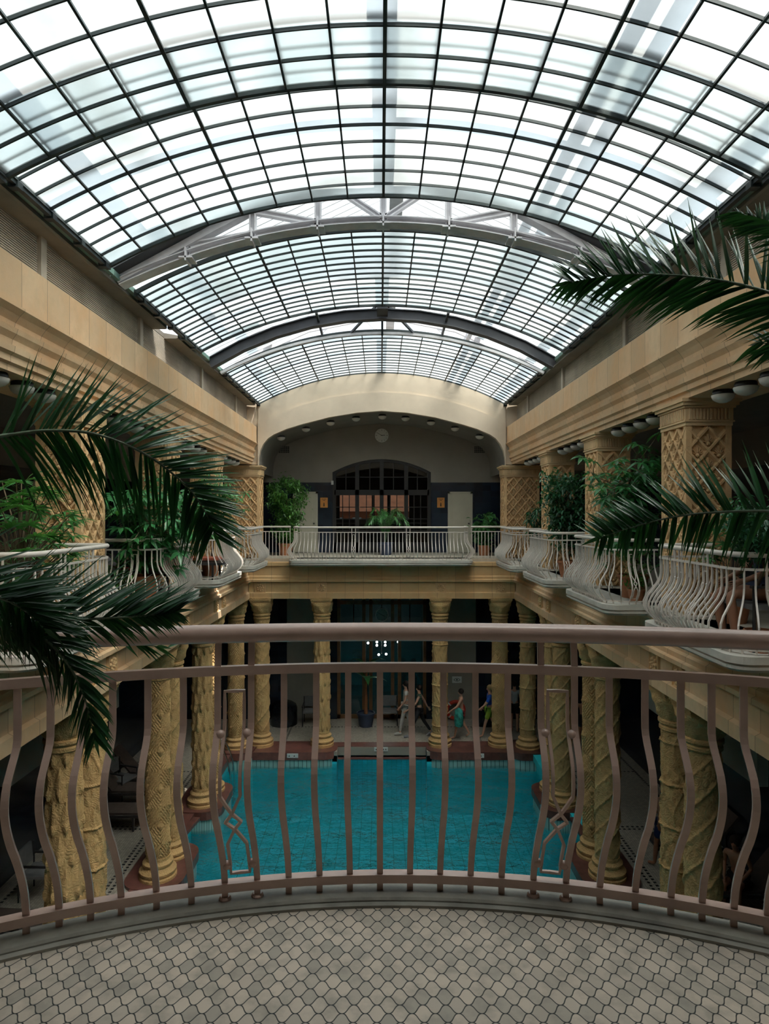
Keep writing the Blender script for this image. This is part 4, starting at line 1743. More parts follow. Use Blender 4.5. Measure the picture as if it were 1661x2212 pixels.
def frond(par, ctrl, up_len, dn_len, up_ang, dn_ang, n, wd, mat, face=(0, -1, .15), droop=(.15, .35), tipfac=.45, basefac=.8, seed=1, t0=.0):
    """feather palm frond: curved rib with narrow folded leaflets on both sides"""
    r = random.Random(seed)
    cur = catmull(ctrl, n)
    rb = MB()
    rb.tube(cur, .0085, 6, scales=[1.0 - .8 * i / n for i in range(n + 1)])
    fr = rb.build('frond_rib', M['rachis'], par, smooth=1.2)
    m = MB()
    Nf = Vector(face).normalized()
    for i in range(int(n * t0), n + 1):
        t = i / n
        T = (cur[min(n, i + 1)] - cur[max(0, i - 1)]).normalized()
        S = T.cross(Nf).normalized()
        if S.z < 0:
            S = -S
        prof = basefac + (1 - basefac) * min(1, t / .35)
        if t > .55:
            prof *= 1 - (1 - tipfac) * ((t - .55) / .45)
        for sd, L, A, dr in ((1, up_len, up_ang, droop[0]), (-1, dn_len, dn_ang, droop[1])):
            a = math.radians((A[0] + (A[1] - A[0]) * t) + r.uniform(-7, 7))
            d = T * math.cos(a) + S * (sd * math.sin(a)) + Nf * r.uniform(-.28, .30)
            ln = L * prof * r.uniform(.85, 1.12)
            p = cur[i] + T * r.uniform(-.3, .3) * (cur[1] - cur[0]).length
            m.leaf(p, d, Nf + S * (.6 * sd), ln, wd * r.uniform(.8, 1.15), 5, dr * r.uniform(.6, 1.3), .35, .62)
    a = T
    m.leaf(cur[-1], T, Nf, up_len * tipfac * .8, wd, 4, .1, .3, .6)
    m.build('frond_leaflets', mat, fr, normals=False, smooth=.8)
    return fr


def px3(lst):
    return [at(x, y, d) for x, y, d in lst]


def pot(par, r, h, mat, z=0.0, x=0, y=0):
    b = MB()
    b.lathe([(r * .72, 0), (r * .95, h * .86), (r * 1.04, h * .87), (r * 1.04, h), (r * .93, h), (r * .90, h * .9), (.001, h * .9)], 20, (x, y, z))
    return b.build('pot', mat, par, smooth=.6)


def palm_in_pot(label, loc, fronds, mat):
    t = thing('potted_palm', label, 'palm', loc)
    pot(t, .24, .40, M['terracotta'])
    b = MB()
    b.tube([(0, 0, .3), (.02, 0, .7), (.0, .02, 1.05), (0, 0, 1.22)], .075, 10, scales=[1.15, 1, .9, .7])
    b.build('trunk', M['bark'], t, smooth=.9)
    t_inv = Vector(loc)
    for i, f in enumerate(fronds):
        c = [Vector((0, 0, 1.2))] + [p - t_inv for p in px3(f['c'])]
        f2 = {k: v for k, v in f.items() if k != 'c'}
        frond(t, c, mat=M[mat], seed=20 + i, **f2)
    return t


palm_in_pot('large potted date palm reaching in from the left with arching fronds over the handrail', (-2.0, .62, 0), [
    dict(c=[(-330, 1010, 1.75), (-120, 955, 1.9), (0, 942, 2.0), (110, 930, 2.05), (215, 940, 2.1), (320, 985, 2.18), (400, 1048, 2.24), (440, 1100, 2.28), (462, 1150, 2.3)],
         up_len=.27, dn_len=.235, up_ang=(70, 38), dn_ang=(58, 50), n=150, wd=.0125, t0=.34, tipfac=.42, droop=(.08, .45)),
    dict(c=[(-330, 1400, 1.5), (-120, 1352, 1.62), (0, 1342, 1.7), (120, 1340, 1.78), (240, 1335, 1.86), (340, 1328, 1.92), (372, 1322, 1.95)],
         up_len=.25, dn_len=.12, up_ang=(50, 24), dn_ang=(50, 25), n=135, wd=.012, t0=.30, tipfac=.35, droop=(.04, .3)),
    dict(c=[(-300, 1480, 1.45), (-140, 1395, 1.55), (0, 1358, 1.66), (80, 1372, 1.72), (140, 1425, 1.76), (180, 1500, 1.80), (204, 1590, 1.82)],
         up_len=.15, dn_len=.14, up_ang=(55, 32), dn_ang=(40, 28), n=110, wd=.011, t0=.45, tipfac=.5, droop=(.25, .2)),
    dict(c=[(-300, 1300, 1.4), (-150, 1250, 1.5), (-20, 1285, 1.6), (40, 1310, 1.66), (90, 1350, 1.70)],
         up_len=.21, dn_len=.16, up_ang=(50, 30), dn_ang=(60, 30), n=84, wd=.012, t0=.45, tipfac=.5, droop=(.1, .3)),
    dict(c=[(-320, 1420, 1.6), (-60, 1400, 1.8), (120, 1392, 2.05), (260, 1390, 2.36), (340, 1396, 2.42)],
         up_len=.07, dn_len=.09, up_ang=(50, 30), dn_ang=(62, 20), n=40, wd=.012, t0=.8, tipfac=.9, droop=(.2, .2)),
], 'palm')
palm_in_pot('large potted date palm reaching in from the right with one frond high before the roof', (2.05, .55, 0), [
    dict(c=[(2050, 900, 1.6), (1850, 720, 1.8), (1700, 645, 1.95), (1560, 607, 2.05), (1440, 594, 2.12), (1330, 595, 2.18), (1235, 610, 2.22)],
         up_len=.29, dn_len=.235, up_ang=(72, 44), dn_ang=(58, 30), n=112, wd=.015, t0=.30, tipfac=.32, droop=(.02, .22)),
    dict(c=[(2100, 800, 1.5), (1900, 600, 1.7), (1740, 510, 1.85), (1660, 480, 1.95), (1600, 462, 2.02)],
         up_len=.13, dn_len=.16, up_ang=(66, 36), dn_ang=(62, 34), n=84, wd=.013, t0=.45, tipfac=.4, droop=(.02, .2)),
    dict(c=[(2050, 1180, 1.7), (1820, 1120, 1.95), (1680, 1105, 2.1), (1560, 1106, 2.2), (1460, 1116, 2.28), (1370, 1138, 2.34), (1300, 1160, 2.38)],
         up_len=.23, dn_len=.13, up_ang=(74, 50), dn_ang=(75, 55), n=104, wd=.0145, t0=.30, tipfac=.42, droop=(.04, .5)),
    dict(c=[(2050, 1000, 1.5), (1900, 850, 1.7), (1790, 770, 1.9), (1710, 740, 2.0), (1650, 742, 2.06)],
         up_len=.12, dn_len=.16, up_ang=(60, 34), dn_ang=(60, 34), n=70, wd=.013, t0=.5, tipfac=.5, droop=(.02, .2)),
], 'palm')


def branch_pts(p, q, r, k=4, wob=.06):
    p, q = Vector(p), Vector(q)
    return [p.lerp(q, i / k) + Vector((r.uniform(-wob, wob), r.uniform(-wob, wob), 0)) * (0 < i < k) for i in range(k + 1)]


def leafy(name, label, cat, loc, mat, seed, h, rad, n_leaf, leaf_l, leaf_w, lean=(0, 0), z0=.45, pot_r=.2, pot_h=.35, clusters=14, whorl=0, group='potted plants of the galleries', pot_m='terracotta', squash=1.0):
    """bushy potted plant: branches carrying leaf clusters inside an uneven crown"""
    r = random.Random(seed)
    t = thing(name, label, cat, loc, 0, group)
    pot(t, pot_r, pot_h, M[pot_m])
    st, fo = MB(), MB()
    top = Vector((lean[0], lean[1], h))
    st.tube(branch_pts((0, 0, pot_h * .8), top * .9, r, 5, .04), .022, 7, scales=[1.2, 1, .9, .7, .5, .3])
    for c in range(clusters):
        f = z0 / h + (1 - z0 / h) * ((c + .5) / clusters)
        a = c * 2.4 + r.uniform(-.5, .5)
        rr = rad * (math.sin(PI * min(1, .25 + .75 * (1 - (f - z0 / h) / (1 - z0 / h) * .82)))) ** .6 * r.uniform(.55, 1.0)
        ctr = top * f + Vector((math.cos(a) * rr, math.sin(a) * rr * squash, r.uniform(-.05, .08)))
        root = top * max(.2, f - .12)
        st.tube(branch_pts(root, ctr, r, 3, .03), .009, 5)
        if whorl:
            for wq in range(max(1, n_leaf // (clusters * whorl))):
                c2 = ctr + Vector((r.gauss(0, 1), r.gauss(0, 1), r.gauss(0, 1))) * (.30 * rad)
                st.tube([ctr, c2], .005, 4)
                a0 = r.uniform(0, 6)
                tl = Vector((r.uniform(-.45, .45), r.uniform(-.6, .2), 1)).normalized()
                e1 = tl.orthogonal().normalized()
                e2 = tl.cross(e1)
                for q in range(whorl):
                    aa = a0 + 2 * PI * q / whorl
                    d = e1 * math.cos(aa) + e2 * math.sin(aa) + tl * r.uniform(-.25, .15)
                    fo.leaf(c2 + d * .03, d, tl, leaf_l * r.uniform(.75, 1.1), leaf_w * r.uniform(.85, 1.1), 4, r.uniform(.2, .5), .25, .75)
        else:
            for q in range(n_leaf // clusters):
                c2 = ctr + Vector((r.gauss(0, 1), r.gauss(0, 1), r.gauss(0, .9))) * (.26 * rad)
                d = Vector((r.uniform(-1, 1), r.uniform(-1, 1), r.uniform(-.9, .35)))
                if d.length < .1:
                    continue
                fo.leaf(c2, d, Vector((r.uniform(-.5, .5), r.uniform(-.5, .5), 1)), leaf_l * r.uniform(.7, 1.2), leaf_w * r.uniform(.8, 1.2), 3, .3, .3, .7)
    st.build('stem', M['bark'], t, smooth=.9)
    fo.build('foliage', M[mat], t, normals=False, smooth=.8)
    return t


def base(px, y):
    return (CX + (px - VX) / F * y, y, 0.0)


def lady_palm(label, loc, seed, n, h, rad, ll, mat='rhapis', z0=.6):
    r = random.Random(seed)
    t = thing('lady_palm', label, 'plant', loc, 0, 'potted plants of the galleries')
    pot(t, .24, .36, M['terracotta'])
    st, fo = MB(), MB()
    for i in range(n):
        a, rr = r.uniform(0, 2 * PI), rad * math.sqrt(r.random())
        z = r.uniform(z0, h) * (1 - .25 * (rr / rad) ** 2)
        p = Vector((rr * math.cos(a), rr * math.sin(a), z))
        st.tube([(p.x * .15, p.y * .15, .3), (p.x * .4, p.y * .4, z * .75), p], .006, 5)
        out = Vector((math.cos(a), math.sin(a), r.uniform(.1, .9))).normalized()
        side = out.cross(Vector((0, 0, 1))).normalized()
        nrm = side.cross(out)
        k = r.choice((7, 8, 9))
        for q in range(k):
            b_ = math.radians(-105 + 210 * q / (k - 1))
            d = out * math.cos(b_) + side * math.sin(b_)
            fo.leaf(p, d, nrm, ll * r.uniform(.8, 1.1) * (1 - .2 * abs(b_) / 2), .036, 4, .35, .3, .6)
    st.build('stem', M['bark'], t, smooth=.9)
    fo.build('foliage', M[mat], t, normals=False, smooth=.8)
    return t


lady_palm('dense lady palm with fan leaves behind the closest left balustrade', base(45, 7.7), 3, 105, 1.92, .62, .27, z0=.85)
leafy('umbrella_plant', 'broad leaved umbrella plant hanging over the second left balustrade', 'plant', base(312, 10.95), 'schefflera', 4, 1.62, .62, 1250, .20, .08, (.15, -.1), .72, .25, .38, 16, 7)
leafy('umbrella_plant', 'sunlit yellow-green bushy plant behind the third left balustrade', 'plant', base(455, 15.0), 'rhapis', 5, 2.1, .40, 1150, .19, .05, (.1, 0), .95, .22, .36, 13, 7)
leafy('umbrella_plant', 'small dark green shrub low behind the second left balustrade', 'plant', base(258, 10.45), 'ficus', 25, .70, .34, 420, .07, .035, (0, 0), .22, .16, .2, 9)
leafy('umbrella_plant', 'tall umbrella plant spreading over the second right balustrade', 'plant', base(1368, 11.1), 'schefflera', 6, 2.2, .62, 1350, .19, .07, (-.12, -.1), .85, .25, .38, 17, 7)
leafy('weeping_fig', 'dense dark weeping fig behind the third right balustrade', 'plant', base(1228, 14.7), 'ficus_dark', 7, 2.15, .50, 3600, .095, .05, (0, 0), .75, .24, .36, 18)
leafy('dragon_tree', 'small dark pointed plant between the two farthest right pillars', 'plant', base(1157, 18.3), 'ficus_dark', 8, 1.50, .22, 260, .22, .045, (0, 0), .75, .18, .3, 8)
leafy('weeping_fig', 'dark small leaved bush behind the closest right balustrade', 'plant', base(1640, 6.72), 'ficus_dark', 9, 1.42, .34, 2400, .055, .03, (0, 0), .98, .14, .22, 14)
leafy('weeping_fig', 'low climbing green plant beside the second right balustrade', 'plant', base(1375, 10.55), 'ficus', 19, .85, .24, 500, .055, .03, (0, 0), .2, .14, .2, 10)
lady_palm('tuft of yellow-green fan leaves beside the closest right pillar', base(1580, 8.55), 14, 18, 1.40, .26, .24, 'rhapis', .9)
leafy('weeping_fig', 'tall light green weeping fig in front of the left cream door of the far gallery', 'tree', base(617, 22.4), 'ficus', 10, 2.42, .50, 4200, .10, .055, (.05, 0), .5, .26, .4, 20)
leafy('rubber_plant', 'low bright green broad leaved plant at the right end of the far gallery', 'plant', base(1046, 22.3), 'rhapis', 12, 1.32, .36, 330, .20, .11, (0, 0), .45, .22, .34, 12)


def feather_palm(label, loc, seed, n, h, ln, leafl, mat):
    r = random.Random(seed)
    t = thing('feather_palm', label, 'palm', loc, 0, 'potted plants of the galleries')
    pot(t, .26, .42, M['pot'])
    for i in range(n):
        a = i * 2.4 + r.uniform(-.3, .3)
        tilt = r.uniform(.25, 1.0)
        o = Vector((math.cos(a), math.sin(a), 0))
        hh = h * (1 - .35 * tilt)
        c = [Vector((0, 0, .4)), Vector((0, 0, .4)) + o * (ln * .12) + Vector((0, 0, hh * .55)), o * (ln * (.25 + .35 * tilt)) + Vector((0, 0, .4 + hh * .95)), o * (ln * (.35 + .65 * tilt)) + Vector((0, 0, .4 + hh * (1.0 - .35 * tilt)))]
        side = Vector((-o.y, o.x, .2))
        cur_face = o.cross(Vector((-o.y, o.x, 0))) + o * .5
        frond(t, c, leafl, leafl, (50, 30), (50, 30), 26, .022, M[mat], face=tuple(cur_face), droop=(.3, .3), seed=seed * 50 + i, t0=.2)
    return t


feather_palm('feathery green palm in a pot in front of the arched glazed doorway', base(833, 22.6), 13, 17, 1.35, .85, .30, 'rhapis')
# potted banana by the pool
bt = thing('banana_plant', 'tall potted banana plant with bare trunk in front of the wooden glazed doors', 'plant', (CX + (790 - VX) / F * 22.6, 22.6, LOW))
pot(bt, .30, .46, M['pot'])
b = MB()
b.tube([(0, 0, .4), (.02, 0, .9), (0, 0, 1.45), (.03, 0, 1.8)], .06, 9, scales=[1.2, 1, .85, .6])
b.build('trunk', plain('brown_stem', (.20, .08, .03), .7, .25, 6), bt, smooth=.9)
r = random.Random(4)
for i in range(11):
    a = i * 2.4
    b = MB()
    d = Vector((math.cos(a), math.sin(a) * .7, r.uniform(.3, 1.3)))
    b.leaf((0, 0, 1.55 + .05 * i), d, (0, 0, 1), r.uniform(.8, 1.15), .24, 8, .55, .2, .8)
    b.build('leaf', M['schefflera'], bt, normals=False, smooth=.8)


# ------------------------------------------------------------------ people
def skinned(name, mat, parent, V, edges, rad, sub=1, root=0):
    me = bpy.data.meshes.new(name)
    me.from_pydata([tuple(v) for v in V], edges, [])
    me.materials.append(mat)
    o = bpy.data.objects.new(name, me)
    COL.objects.link(o)
    o.parent = parent
    md = o.modifiers.new('Skin', 'SKIN')
    md.use_smooth_shade = True
    sv = me.skin_vertices[0].data
    for i, q in enumerate(rad):
        sv[i].radius = (q, q) if not isinstance(q, tuple) else q
        sv[i].use_root = (i == root)
    s_ = o.modifiers.new('Subdivision', 'SUBSURF')
    s_.levels = s_.render_levels = sub
    return o


SKIN = {'a': plain('skin_light', (.46, .25, .17), .55, .08, 8), 'b': plain('skin_tan', (.34, .165, .10), .55, .08, 8)}
CLOTH = {}


def cloth(name, col):
    if name not in CLOTH:
        CLOTH[name] = plain('cloth_' + name, col, .9, .12, 12)
    return CLOTH[name]


def stand_joints():
    J = dict(pelvis=(0, 0, .93), spine=(0, .01, 1.10), chest=(0, .01, 1.28), neck=(0, .015, 1.44), chin=(0, -.005, 1.50), head=(0, -.005, 1.575), crown=(0, .0, 1.66))
    for s_, x in (('L', 1), ('R', -1)):
        J['sh' + s_] = (x * .165, .01, 1.39)
        J['el' + s_] = (x * .21, .03, 1.12)
        J['wr' + s_] = (x * .21, -.05, .89)
        J['ha' + s_] = (x * .205, -.075, .82)
        J['hi' + s_] = (x * .085, 0, .90)
        J['kn' + s_] = (x * .095, -.015, .49)
        J['an' + s_] = (x * .095, .02, .075)
        J['to' + s_] = (x * .105, -.13, .035)
    return {k: Vector(v) for k, v in J.items()}


def walk(step=.30, armL=.2, armR=-.2):
    J = stand_joints()
    for s_, f in (('L', 1), ('R', -1)):
        J['kn' + s_] += Vector((0, -f * step * .5, .02 if f < 0 else 0))
        J['an' + s_] += Vector((0, -f * step + (.05 if f < 0 else 0), .0 if f > 0 else .07))
        J['to' + s_] += Vector((0, -f * step + (.08 if f < 0 else 0), .0 if f > 0 else .0))
    for s_, a in (('L', armL), ('R', armR)):
        J['el' + s_] += Vector((0, -a * .5, .02))
        J['wr' + s_] += Vector((0, -a * 1.1, .05))
        J['ha' + s_] += Vector((0, -a * 1.35, .06))
    return J


def sit(seat=.46, lean=.0):
    J = stand_joints()
    d = .93 - seat - .09
    for k in J:
        J[k] = J[k] - Vector((0, 0, d))
    for s_, x in (('L', 1), ('R', -1)):
        J['kn' + s_] = Vector((x * .12, -.42, seat + .06))
        J['an' + s_] = Vector((x * .12, -.36, .075))
        J['to' + s_] = Vector((x * .13, -.50, .035))
        J['el' + s_] = Vector((x * .22, -.06, seat + .30))
        J['wr' + s_] = Vector((x * .15, -.27, seat + .20))
        J['ha' + s_] = Vector((x * .13, -.34, seat + .17))
    for k in ('spine', 'chest', 'neck', 'chin', 'head', 'crown', 'shL', 'shR'):
        J[k] = J[k] + Vector((0, -lean * (J[k].z - seat), 0))
    return J


def person(label, loc, rz, J, skin='a', scale=1.0, top=None, top_sleeve=.45, bottom=None, bottom_len=1, hair=(.02, .012, .008), long_hair=False, shoes=None, female=False):
    t = thing('person', label, 'person', loc, rz)
    J = {k: v * scale for k, v in J.items()}
    V, E_, R_ = [], [], []
    ix = {}

    def add(k, p, r):
        ix[k] = len(V)
        V.append(p)
        R_.append(r * scale if not isinstance(r, tuple) else (r[0] * scale, r[1] * scale))

    def ed(a, c):
        E_.append((ix[a], ix[c]))
    sw = .92 if female else 1
    add('pelvis', J['pelvis'], (.125, .095))
    add('spine', J['spine'], (.105 * sw, .085))
    add('chest', J['chest'], (.125 * sw, .095))
    add('neck', J['neck'], .048)
    add('chin', J['chin'], .055)
    add('head', J['head'], (.074, .088))
    add('crown', J['crown'], (.05, .058))
    fw = (J['toL'] - J['anL'])
    hd = Vector((0, -1, 0))
    add('nose', J['head'] + Vector((0, -.095, -.02)) * scale, .011)
    for a, c in (('pelvis', 'spine'), ('spine', 'chest'), ('chest', 'neck'), ('neck', 'chin'), ('chin', 'head'), ('head', 'crown'), ('head', 'nose')):
        ed(a, c)
    for s_, x in (('L', 1), ('R', -1)):
        add('sh' + s_, J['sh' + s_] * 1.0, .054 * sw)
        add('el' + s_, J['el' + s_], .038 * sw)
        add('wr' + s_, J['wr' + s_], .026 * sw)
        add('ha' + s_, J['ha' + s_], (.030, .020))
        add('hi' + s_, J['hi' + s_], .082)
        add('kn' + s_, J['kn' + s_], .053)
        add('an' + s_, J['an' + s_], .034)
        add('to' + s_, J['to' + s_], .030)
        for a, c in (('chest', 'sh' + s_), ('sh' + s_, 'el' + s_), ('el' + s_, 'wr' + s_), ('wr' + s_, 'ha' + s_), ('pelvis', 'hi' + s_), ('hi' + s_, 'kn' + s_), ('kn' + s_, 'an' + s_), ('an' + s_, 'to' + s_)):
            ed(a, c)
        d = (J['ha' + s_] - J['wr' + s_]).normalized()
        sd = d.cross(Vector((x, 0, .1))).normalized()
        for q, (o_, ln) in enumerate(((-.030, .06), (-.010, .078), (.010, .085), (.029, .072), (.048, .045))):
            p1 = J['ha' + s_] + sd * (o_ * scale) + d * ((.045 if q < 4 else -.01) * scale)
            k1, k2 = 'f%d%s' % (q, s_), 'g%d%s' % (q, s_)
            add(k1, p1, .0085)
            add(k2, p1 + (d * ln * .6 + Vector((-x, 0, 0)) * .018 + (sd * .02 if q == 4 else Vector())) * scale, .007)
            ed('ha' + s_, k1)
            ed(k1, k2)
    skinned('body', SKIN[skin], t, V, E_, R_, 1)

    def garment(nm, mat, keys, edges, rads):
        skinned(nm, mat, t, [k if isinstance(k, Vector) else J[k] for k in keys], edges, [tuple(x_ * scale for x_ in q) if isinstance(q, tuple) else q * scale for q in rads], 1)
    if top:
        ks = ['spine', 'pelvis', 'chest', J['chest'].lerp(J['neck'], .55)]
        es = [(0, 1), (0, 2), (2, 3)]
        rs = [(.122 * sw, .10), (.135, .108), (.145 * sw, .112), (.09, .075)]
        for s_ in 'LR':
            n0 = len(ks)
            ks += ['sh' + s_, J['sh' + s_].lerp(J['el' + s_], max(.05, top_sleeve))]
            es += [(2, n0), (n0, n0 + 1)]
            rs += [.068 * sw, .060 * sw]
        garment('shirt', top, ks, es, rs)
    if bottom:
        ks, es, rs = ['pelvis'], [], [(.142, .115)]
        for s_ in 'LR':
            n0 = len(ks)
            if bottom_len >= 1:
                ks += ['hi' + s_, 'kn' + s_, J['kn' + s_].lerp(J['an' + s_], .9)]
                es += [(0, n0), (n0, n0 + 1), (n0 + 1, n0 + 2)]
                rs += [.094, .066, .048]
            else:
                ks += ['hi' + s_, J['hi' + s_].lerp(J['kn' + s_], bottom_len)]
                es += [(0, n0), (n0, n0 + 1)]
                rs += [.098, .092]
        garment('trousers' if bottom_len >= 1 else 'shorts', bottom, ks, es, rs)
    hm = cloth('hair%d' % int(hair[0] * 1000), hair)
    b = MB()
    b.ball(J['head'] + Vector((0, .020, .035)) * scale, .100 * scale, 14, (.88, .98, 1.0))
    if long_hair:
        b.tube([J['head'] + Vector((0, .06, 0)) * scale, J['neck'] + Vector((0, .085, .0)) * scale, J['chest'] + Vector((0, .125, .03)) * scale], .06 * scale, 8, scales=[1, .9, .5])
    b.build('hair', hm, t, smooth=9)
    if shoes:
        for s_ in 'LR':
            b = MB()
            a, c = J['an' + s_], J['to' + s_]
            b.tube([a + Vector((0, .045, -.02)) * scale, a.lerp(c, .5) + Vector((0, 0, .0)), c + (c - a).normalized() * .03 * scale], .05 * scale, 10, scales=[.9, .95, .7])
            b.build('shoe', shoes, t, smooth=9)
    return t


def flr(px, y, z=LOW):
    return (CX + (px - VX) / F * y, y, z)


LEFT = -PI / 2
wh = cloth('white', (.50, .49, .46))
bk = cloth('black', (.012, .012, .014))
person('woman in white top and pale trousers walking left before the wooden glazed doors', flr(876, 21.75), LEFT, walk(.20, .1, -.1), 'a', 1.02, wh, .5, cloth('pale', (.40, .38, .36)), 1, (.012, .008, .006), True, wh, True)
person('person in dark tank top and black leggings walking behind the woman in white', flr(905, 21.5), LEFT, walk(.34, .28, -.3), 'a', .98, cloth('dark_green', (.05, .075, .05)), .08, bk, 1, (.02, .01, .006), False, cloth('grey_shoe', (.25, .25, .27)))
kid = person('shirtless boy in red shorts carrying a turquoise and black bag past the life ring', flr(995, 21.35), LEFT, walk(.24, .35, -.1), 'a', .93, None, 0, cloth('red_shorts', (.40, .05, .05)), .75, (.012, .008, .006))
person('fair haired boy with a blue towel round the shoulders and lime shorts', flr(1057, 21.5), LEFT, walk(.26, .3, .1), 'a', .98, cloth('blue_towel', (.015, .07, .36)), .9, cloth('lime_shorts', (.22, .34, .03)), .8, (.36, .24, .10))
person('person in a grey shirt half hidden behind the far right corner column', flr(1111, 21.9), PI * .9, stand_joints(), 'a', 1.0, cloth('grey_shirt', (.36, .38, .38)), .5, bk, .7, (.02, .012, .008))
person('tanned person with a dark bag far down the right hand pool walk', flr(1260, 20.3), PI, walk(.1), 'b', 1.0, None, 0, bk, .35, (.02, .012, .008))
person('man in dark blue shorts walking on the right hand pool walk, seen from behind', flr(1434, 13.5), PI * 1.15, walk(.16, -.1, .25), 'b', 1.04, None, 0, cloth('navy_shorts', (.012, .03, .10)), .8, (.02, .012, .008))
b = MB()
hd = flr(990, 21.22)
b.lathe([(.02, .0), (.13, .06), (.15, .30), (.12, .55), (.03, .62)], 12, (hd[0], hd[1] - .12, LOW + .42), cap=True)
tag(b.build('swim_bag', [plain('turquoise_black_bag', (.02, .20, .17), .7, .75, 9)], smooth=.9), 'turquoise and black swim bag carried by the shirtless boy', 'bag')
b = MB()
b.ball((flr(1262, 20.1)[0] - .12, 20.1, LOW + .95), .17, 12, (.8, .5, 1.15))
tag(b.build('shoulder_bag', bk, smooth=.9), 'black shoulder bag of the tanned person on the right hand pool walk', 'bag')


# loungers and chairs
def lounger(label, loc, rz, fabric, back=50):
    t = thing('sun_lounger', label, 'sun lounger', loc, rz, 'sun loungers')
    b = MB()
    for sx in (-.31, .31):
        b.bar((sx, -.95, .33), (sx, .95, .33), .04, .05)
    for y in (-.95, .25, .95):
        b.bar((-.31, y, .33), (.31, y, .33), .04, .04)
    b.build('frame', M['darkmetal'], t)
    for sx in (-.31, .31):
        for y in (-.75, .75):
            b = MB()
            b.bar((sx, y, 0), (sx, y, .33), .04, .04, (0, 1, 0))
            b.build('leg', M['darkmetal'], t)
    b = MB()
    b.box(-.28, -.95, .355, .28, .25, .40)
    b.build('seat', fabric, t)
    a = math.radians(back)
    b = MB()
    b.box(-.28, 0, 0, .28, .75, .045, Matrix.Translation((0, .25, .37)) @ Matrix.Rotation(a, 4, 'X'))
    b.build('backrest', fabric, t)
    b = MB()
    for sx in (-.26, .26):
        b.bar((sx, .25 + .5 * math.cos(a), .37 + .5 * math.sin(a)), (sx, .85, .35), .025, .025)
    b.build('back_support', M['darkmetal'], t)
    return t


brn = plain('brown_mesh_fabric', (.075, .055, .045), .8, .15, 10)
l0 = lounger('brown sun lounger on the left pool walk, beside the middle pair of columns', (-6.35, 15.4, LOW), PI / 2 * 1.0, brn)
dup(l0, (-6.35, 16.6, LOW), PI / 2, 'brown sun lounger on the left pool walk, second towards the far wall')
dup(l0, (-6.35, 17.8, LOW), PI / 2, 'brown sun lounger on the left pool walk, farthest from the camera')
dup(l0, (-6.4, 11.2, LOW), PI / 2 * .95, 'brown sun lounger on the left pool walk, closest to the camera behind the front columns')
for k, (y, lab) in enumerate(((14.3, 'under the man in the striped shirt'), (12.6, 'under the bare chested sitter'))):
    dup(l0, (6.55, y - .35, LOW), -PI / 2, 'brown sun lounger on the right pool walk, ' + lab)
person('sitter in a striped shirt on a lounger of the right pool walk', (6.5, 13.95, LOW), PI / 2 * .2, sit(.42, .15), 'a', 1.0, plain('striped_cloth', (.20, .18, .17), .9, .6, 30), .5, bk, .7, (.02, .012, .008))
person('bare chested sitter leaning forward on a lounger of the right pool walk', (6.5, 12.25, LOW), -PI / 2 * .5, sit(.42, .3), 'b', 1.05, None, 0, bk, .6, (.02, .012, .008))
lounger('dark framed lounger behind the second left balustrade with a red towel', (-4.45, 11.85, 0), PI * .5, M['grey_fabric'], 35)
b = MB()
b.box(-.34, -.5, 0, .34, .35, .03, Matrix.Translation((-4.2, 11.85, .415)) @ Matrix.Rotation(PI / 2, 4, 'Z'))
b.box(-.30, -.2, 0, .30, .2, .07, Matrix.Translation((-3.95, 11.85, .445)) @ Matrix.Rotation(PI / 2, 4, 'Z'))
tag(b.build('beach_towel', plain('red_towel', (.34, .015, .02), .95, .25, 14)), 'folded red towel on the lounger behind the second left balustrade', 'towel')
person('sitter in a turquoise top on the lounger behind the second left balustrade', (-4.5, 11.95, 0), PI * .5, sit(.42, .02), 'a', 1.0, cloth('turquoise', (.02, .32, .38)), .25, bk, .6, (.03, .018, .01))
lounger('lounger in sun and shade behind the third left balustrade', (-4.3, 14.35, 0), PI * .5, brn, 30)
b = MB()
b.box(-.30, -.8, 0, .30, .1, .05, Matrix.Translation((-4.25, 14.35, .405)) @ Matrix.Rotation(PI / 2, 4, 'Z'))
tag(b.build('beach_towel', plain('rust_towel', (.36, .10, .06), .95, .3, 14)), 'rust patterned towel on the lounger behind the third left balustrade', 'towel')


def armchair(label, loc, rz):
    t = thing('armchair', label, 'chair', loc, rz, 'dark chairs around the pool')
    for sx in (-.28, .28):
        for y in (-.25, .27):
            b = MB()
            b.tube([(sx, y, 0), (sx, y, .64 if y < 0 else .88)], .016, 8)
            b.build('leg', M['darkmetal'], t, smooth=.9)
        b = MB()
        b.bar((sx, -.28, .65), (sx, .27, .66), .05, .025)
        b.build('armrest', M['darkmetal'], t)
    b = MB()
    b.box(-.27, -.26, .42, .27, .26, .47)
    b.build('seat', M['grey_fabric'], t)
    b = MB()
    b.box(-.27, .24, .55, .27, .28, .90, Matrix.Rotation(-.08, 4, 'X'))
    b.build('backrest', M['grey_fabric'], t)
    return t


c0 = armchair('dark armchair against the beige wall panel, left of the wooden glazed doors', flr(673, 22.8), 0)
dup(c0, flr(840, 22.85), 0, 'dark armchair in front of the wooden glazed doors, right of the banana plant')
dup(c0, flr(88, 12.6), PI / 2, 'dark chair on the left pool walk beside the front pair of columns')
dup(c0, flr(262, 17.0), PI / 2 * .8, 'dark chair on the left pool walk behind the middle pair of columns')
dup(c0, (3.92, 6.95, 0), -PI / 2, 'dark chair under the sitter in navy behind the closest right balustrade')
person('bare legged sitter in a navy top behind the closest right balustrade', (3.98, 6.98, 0), LEFT, sit(.46, .05), 'b', 1.08, cloth('navy', (.012, .02, .05)), .5, cloth('navy', (.012, .02, .05)), .25, (.02, .012, .008))

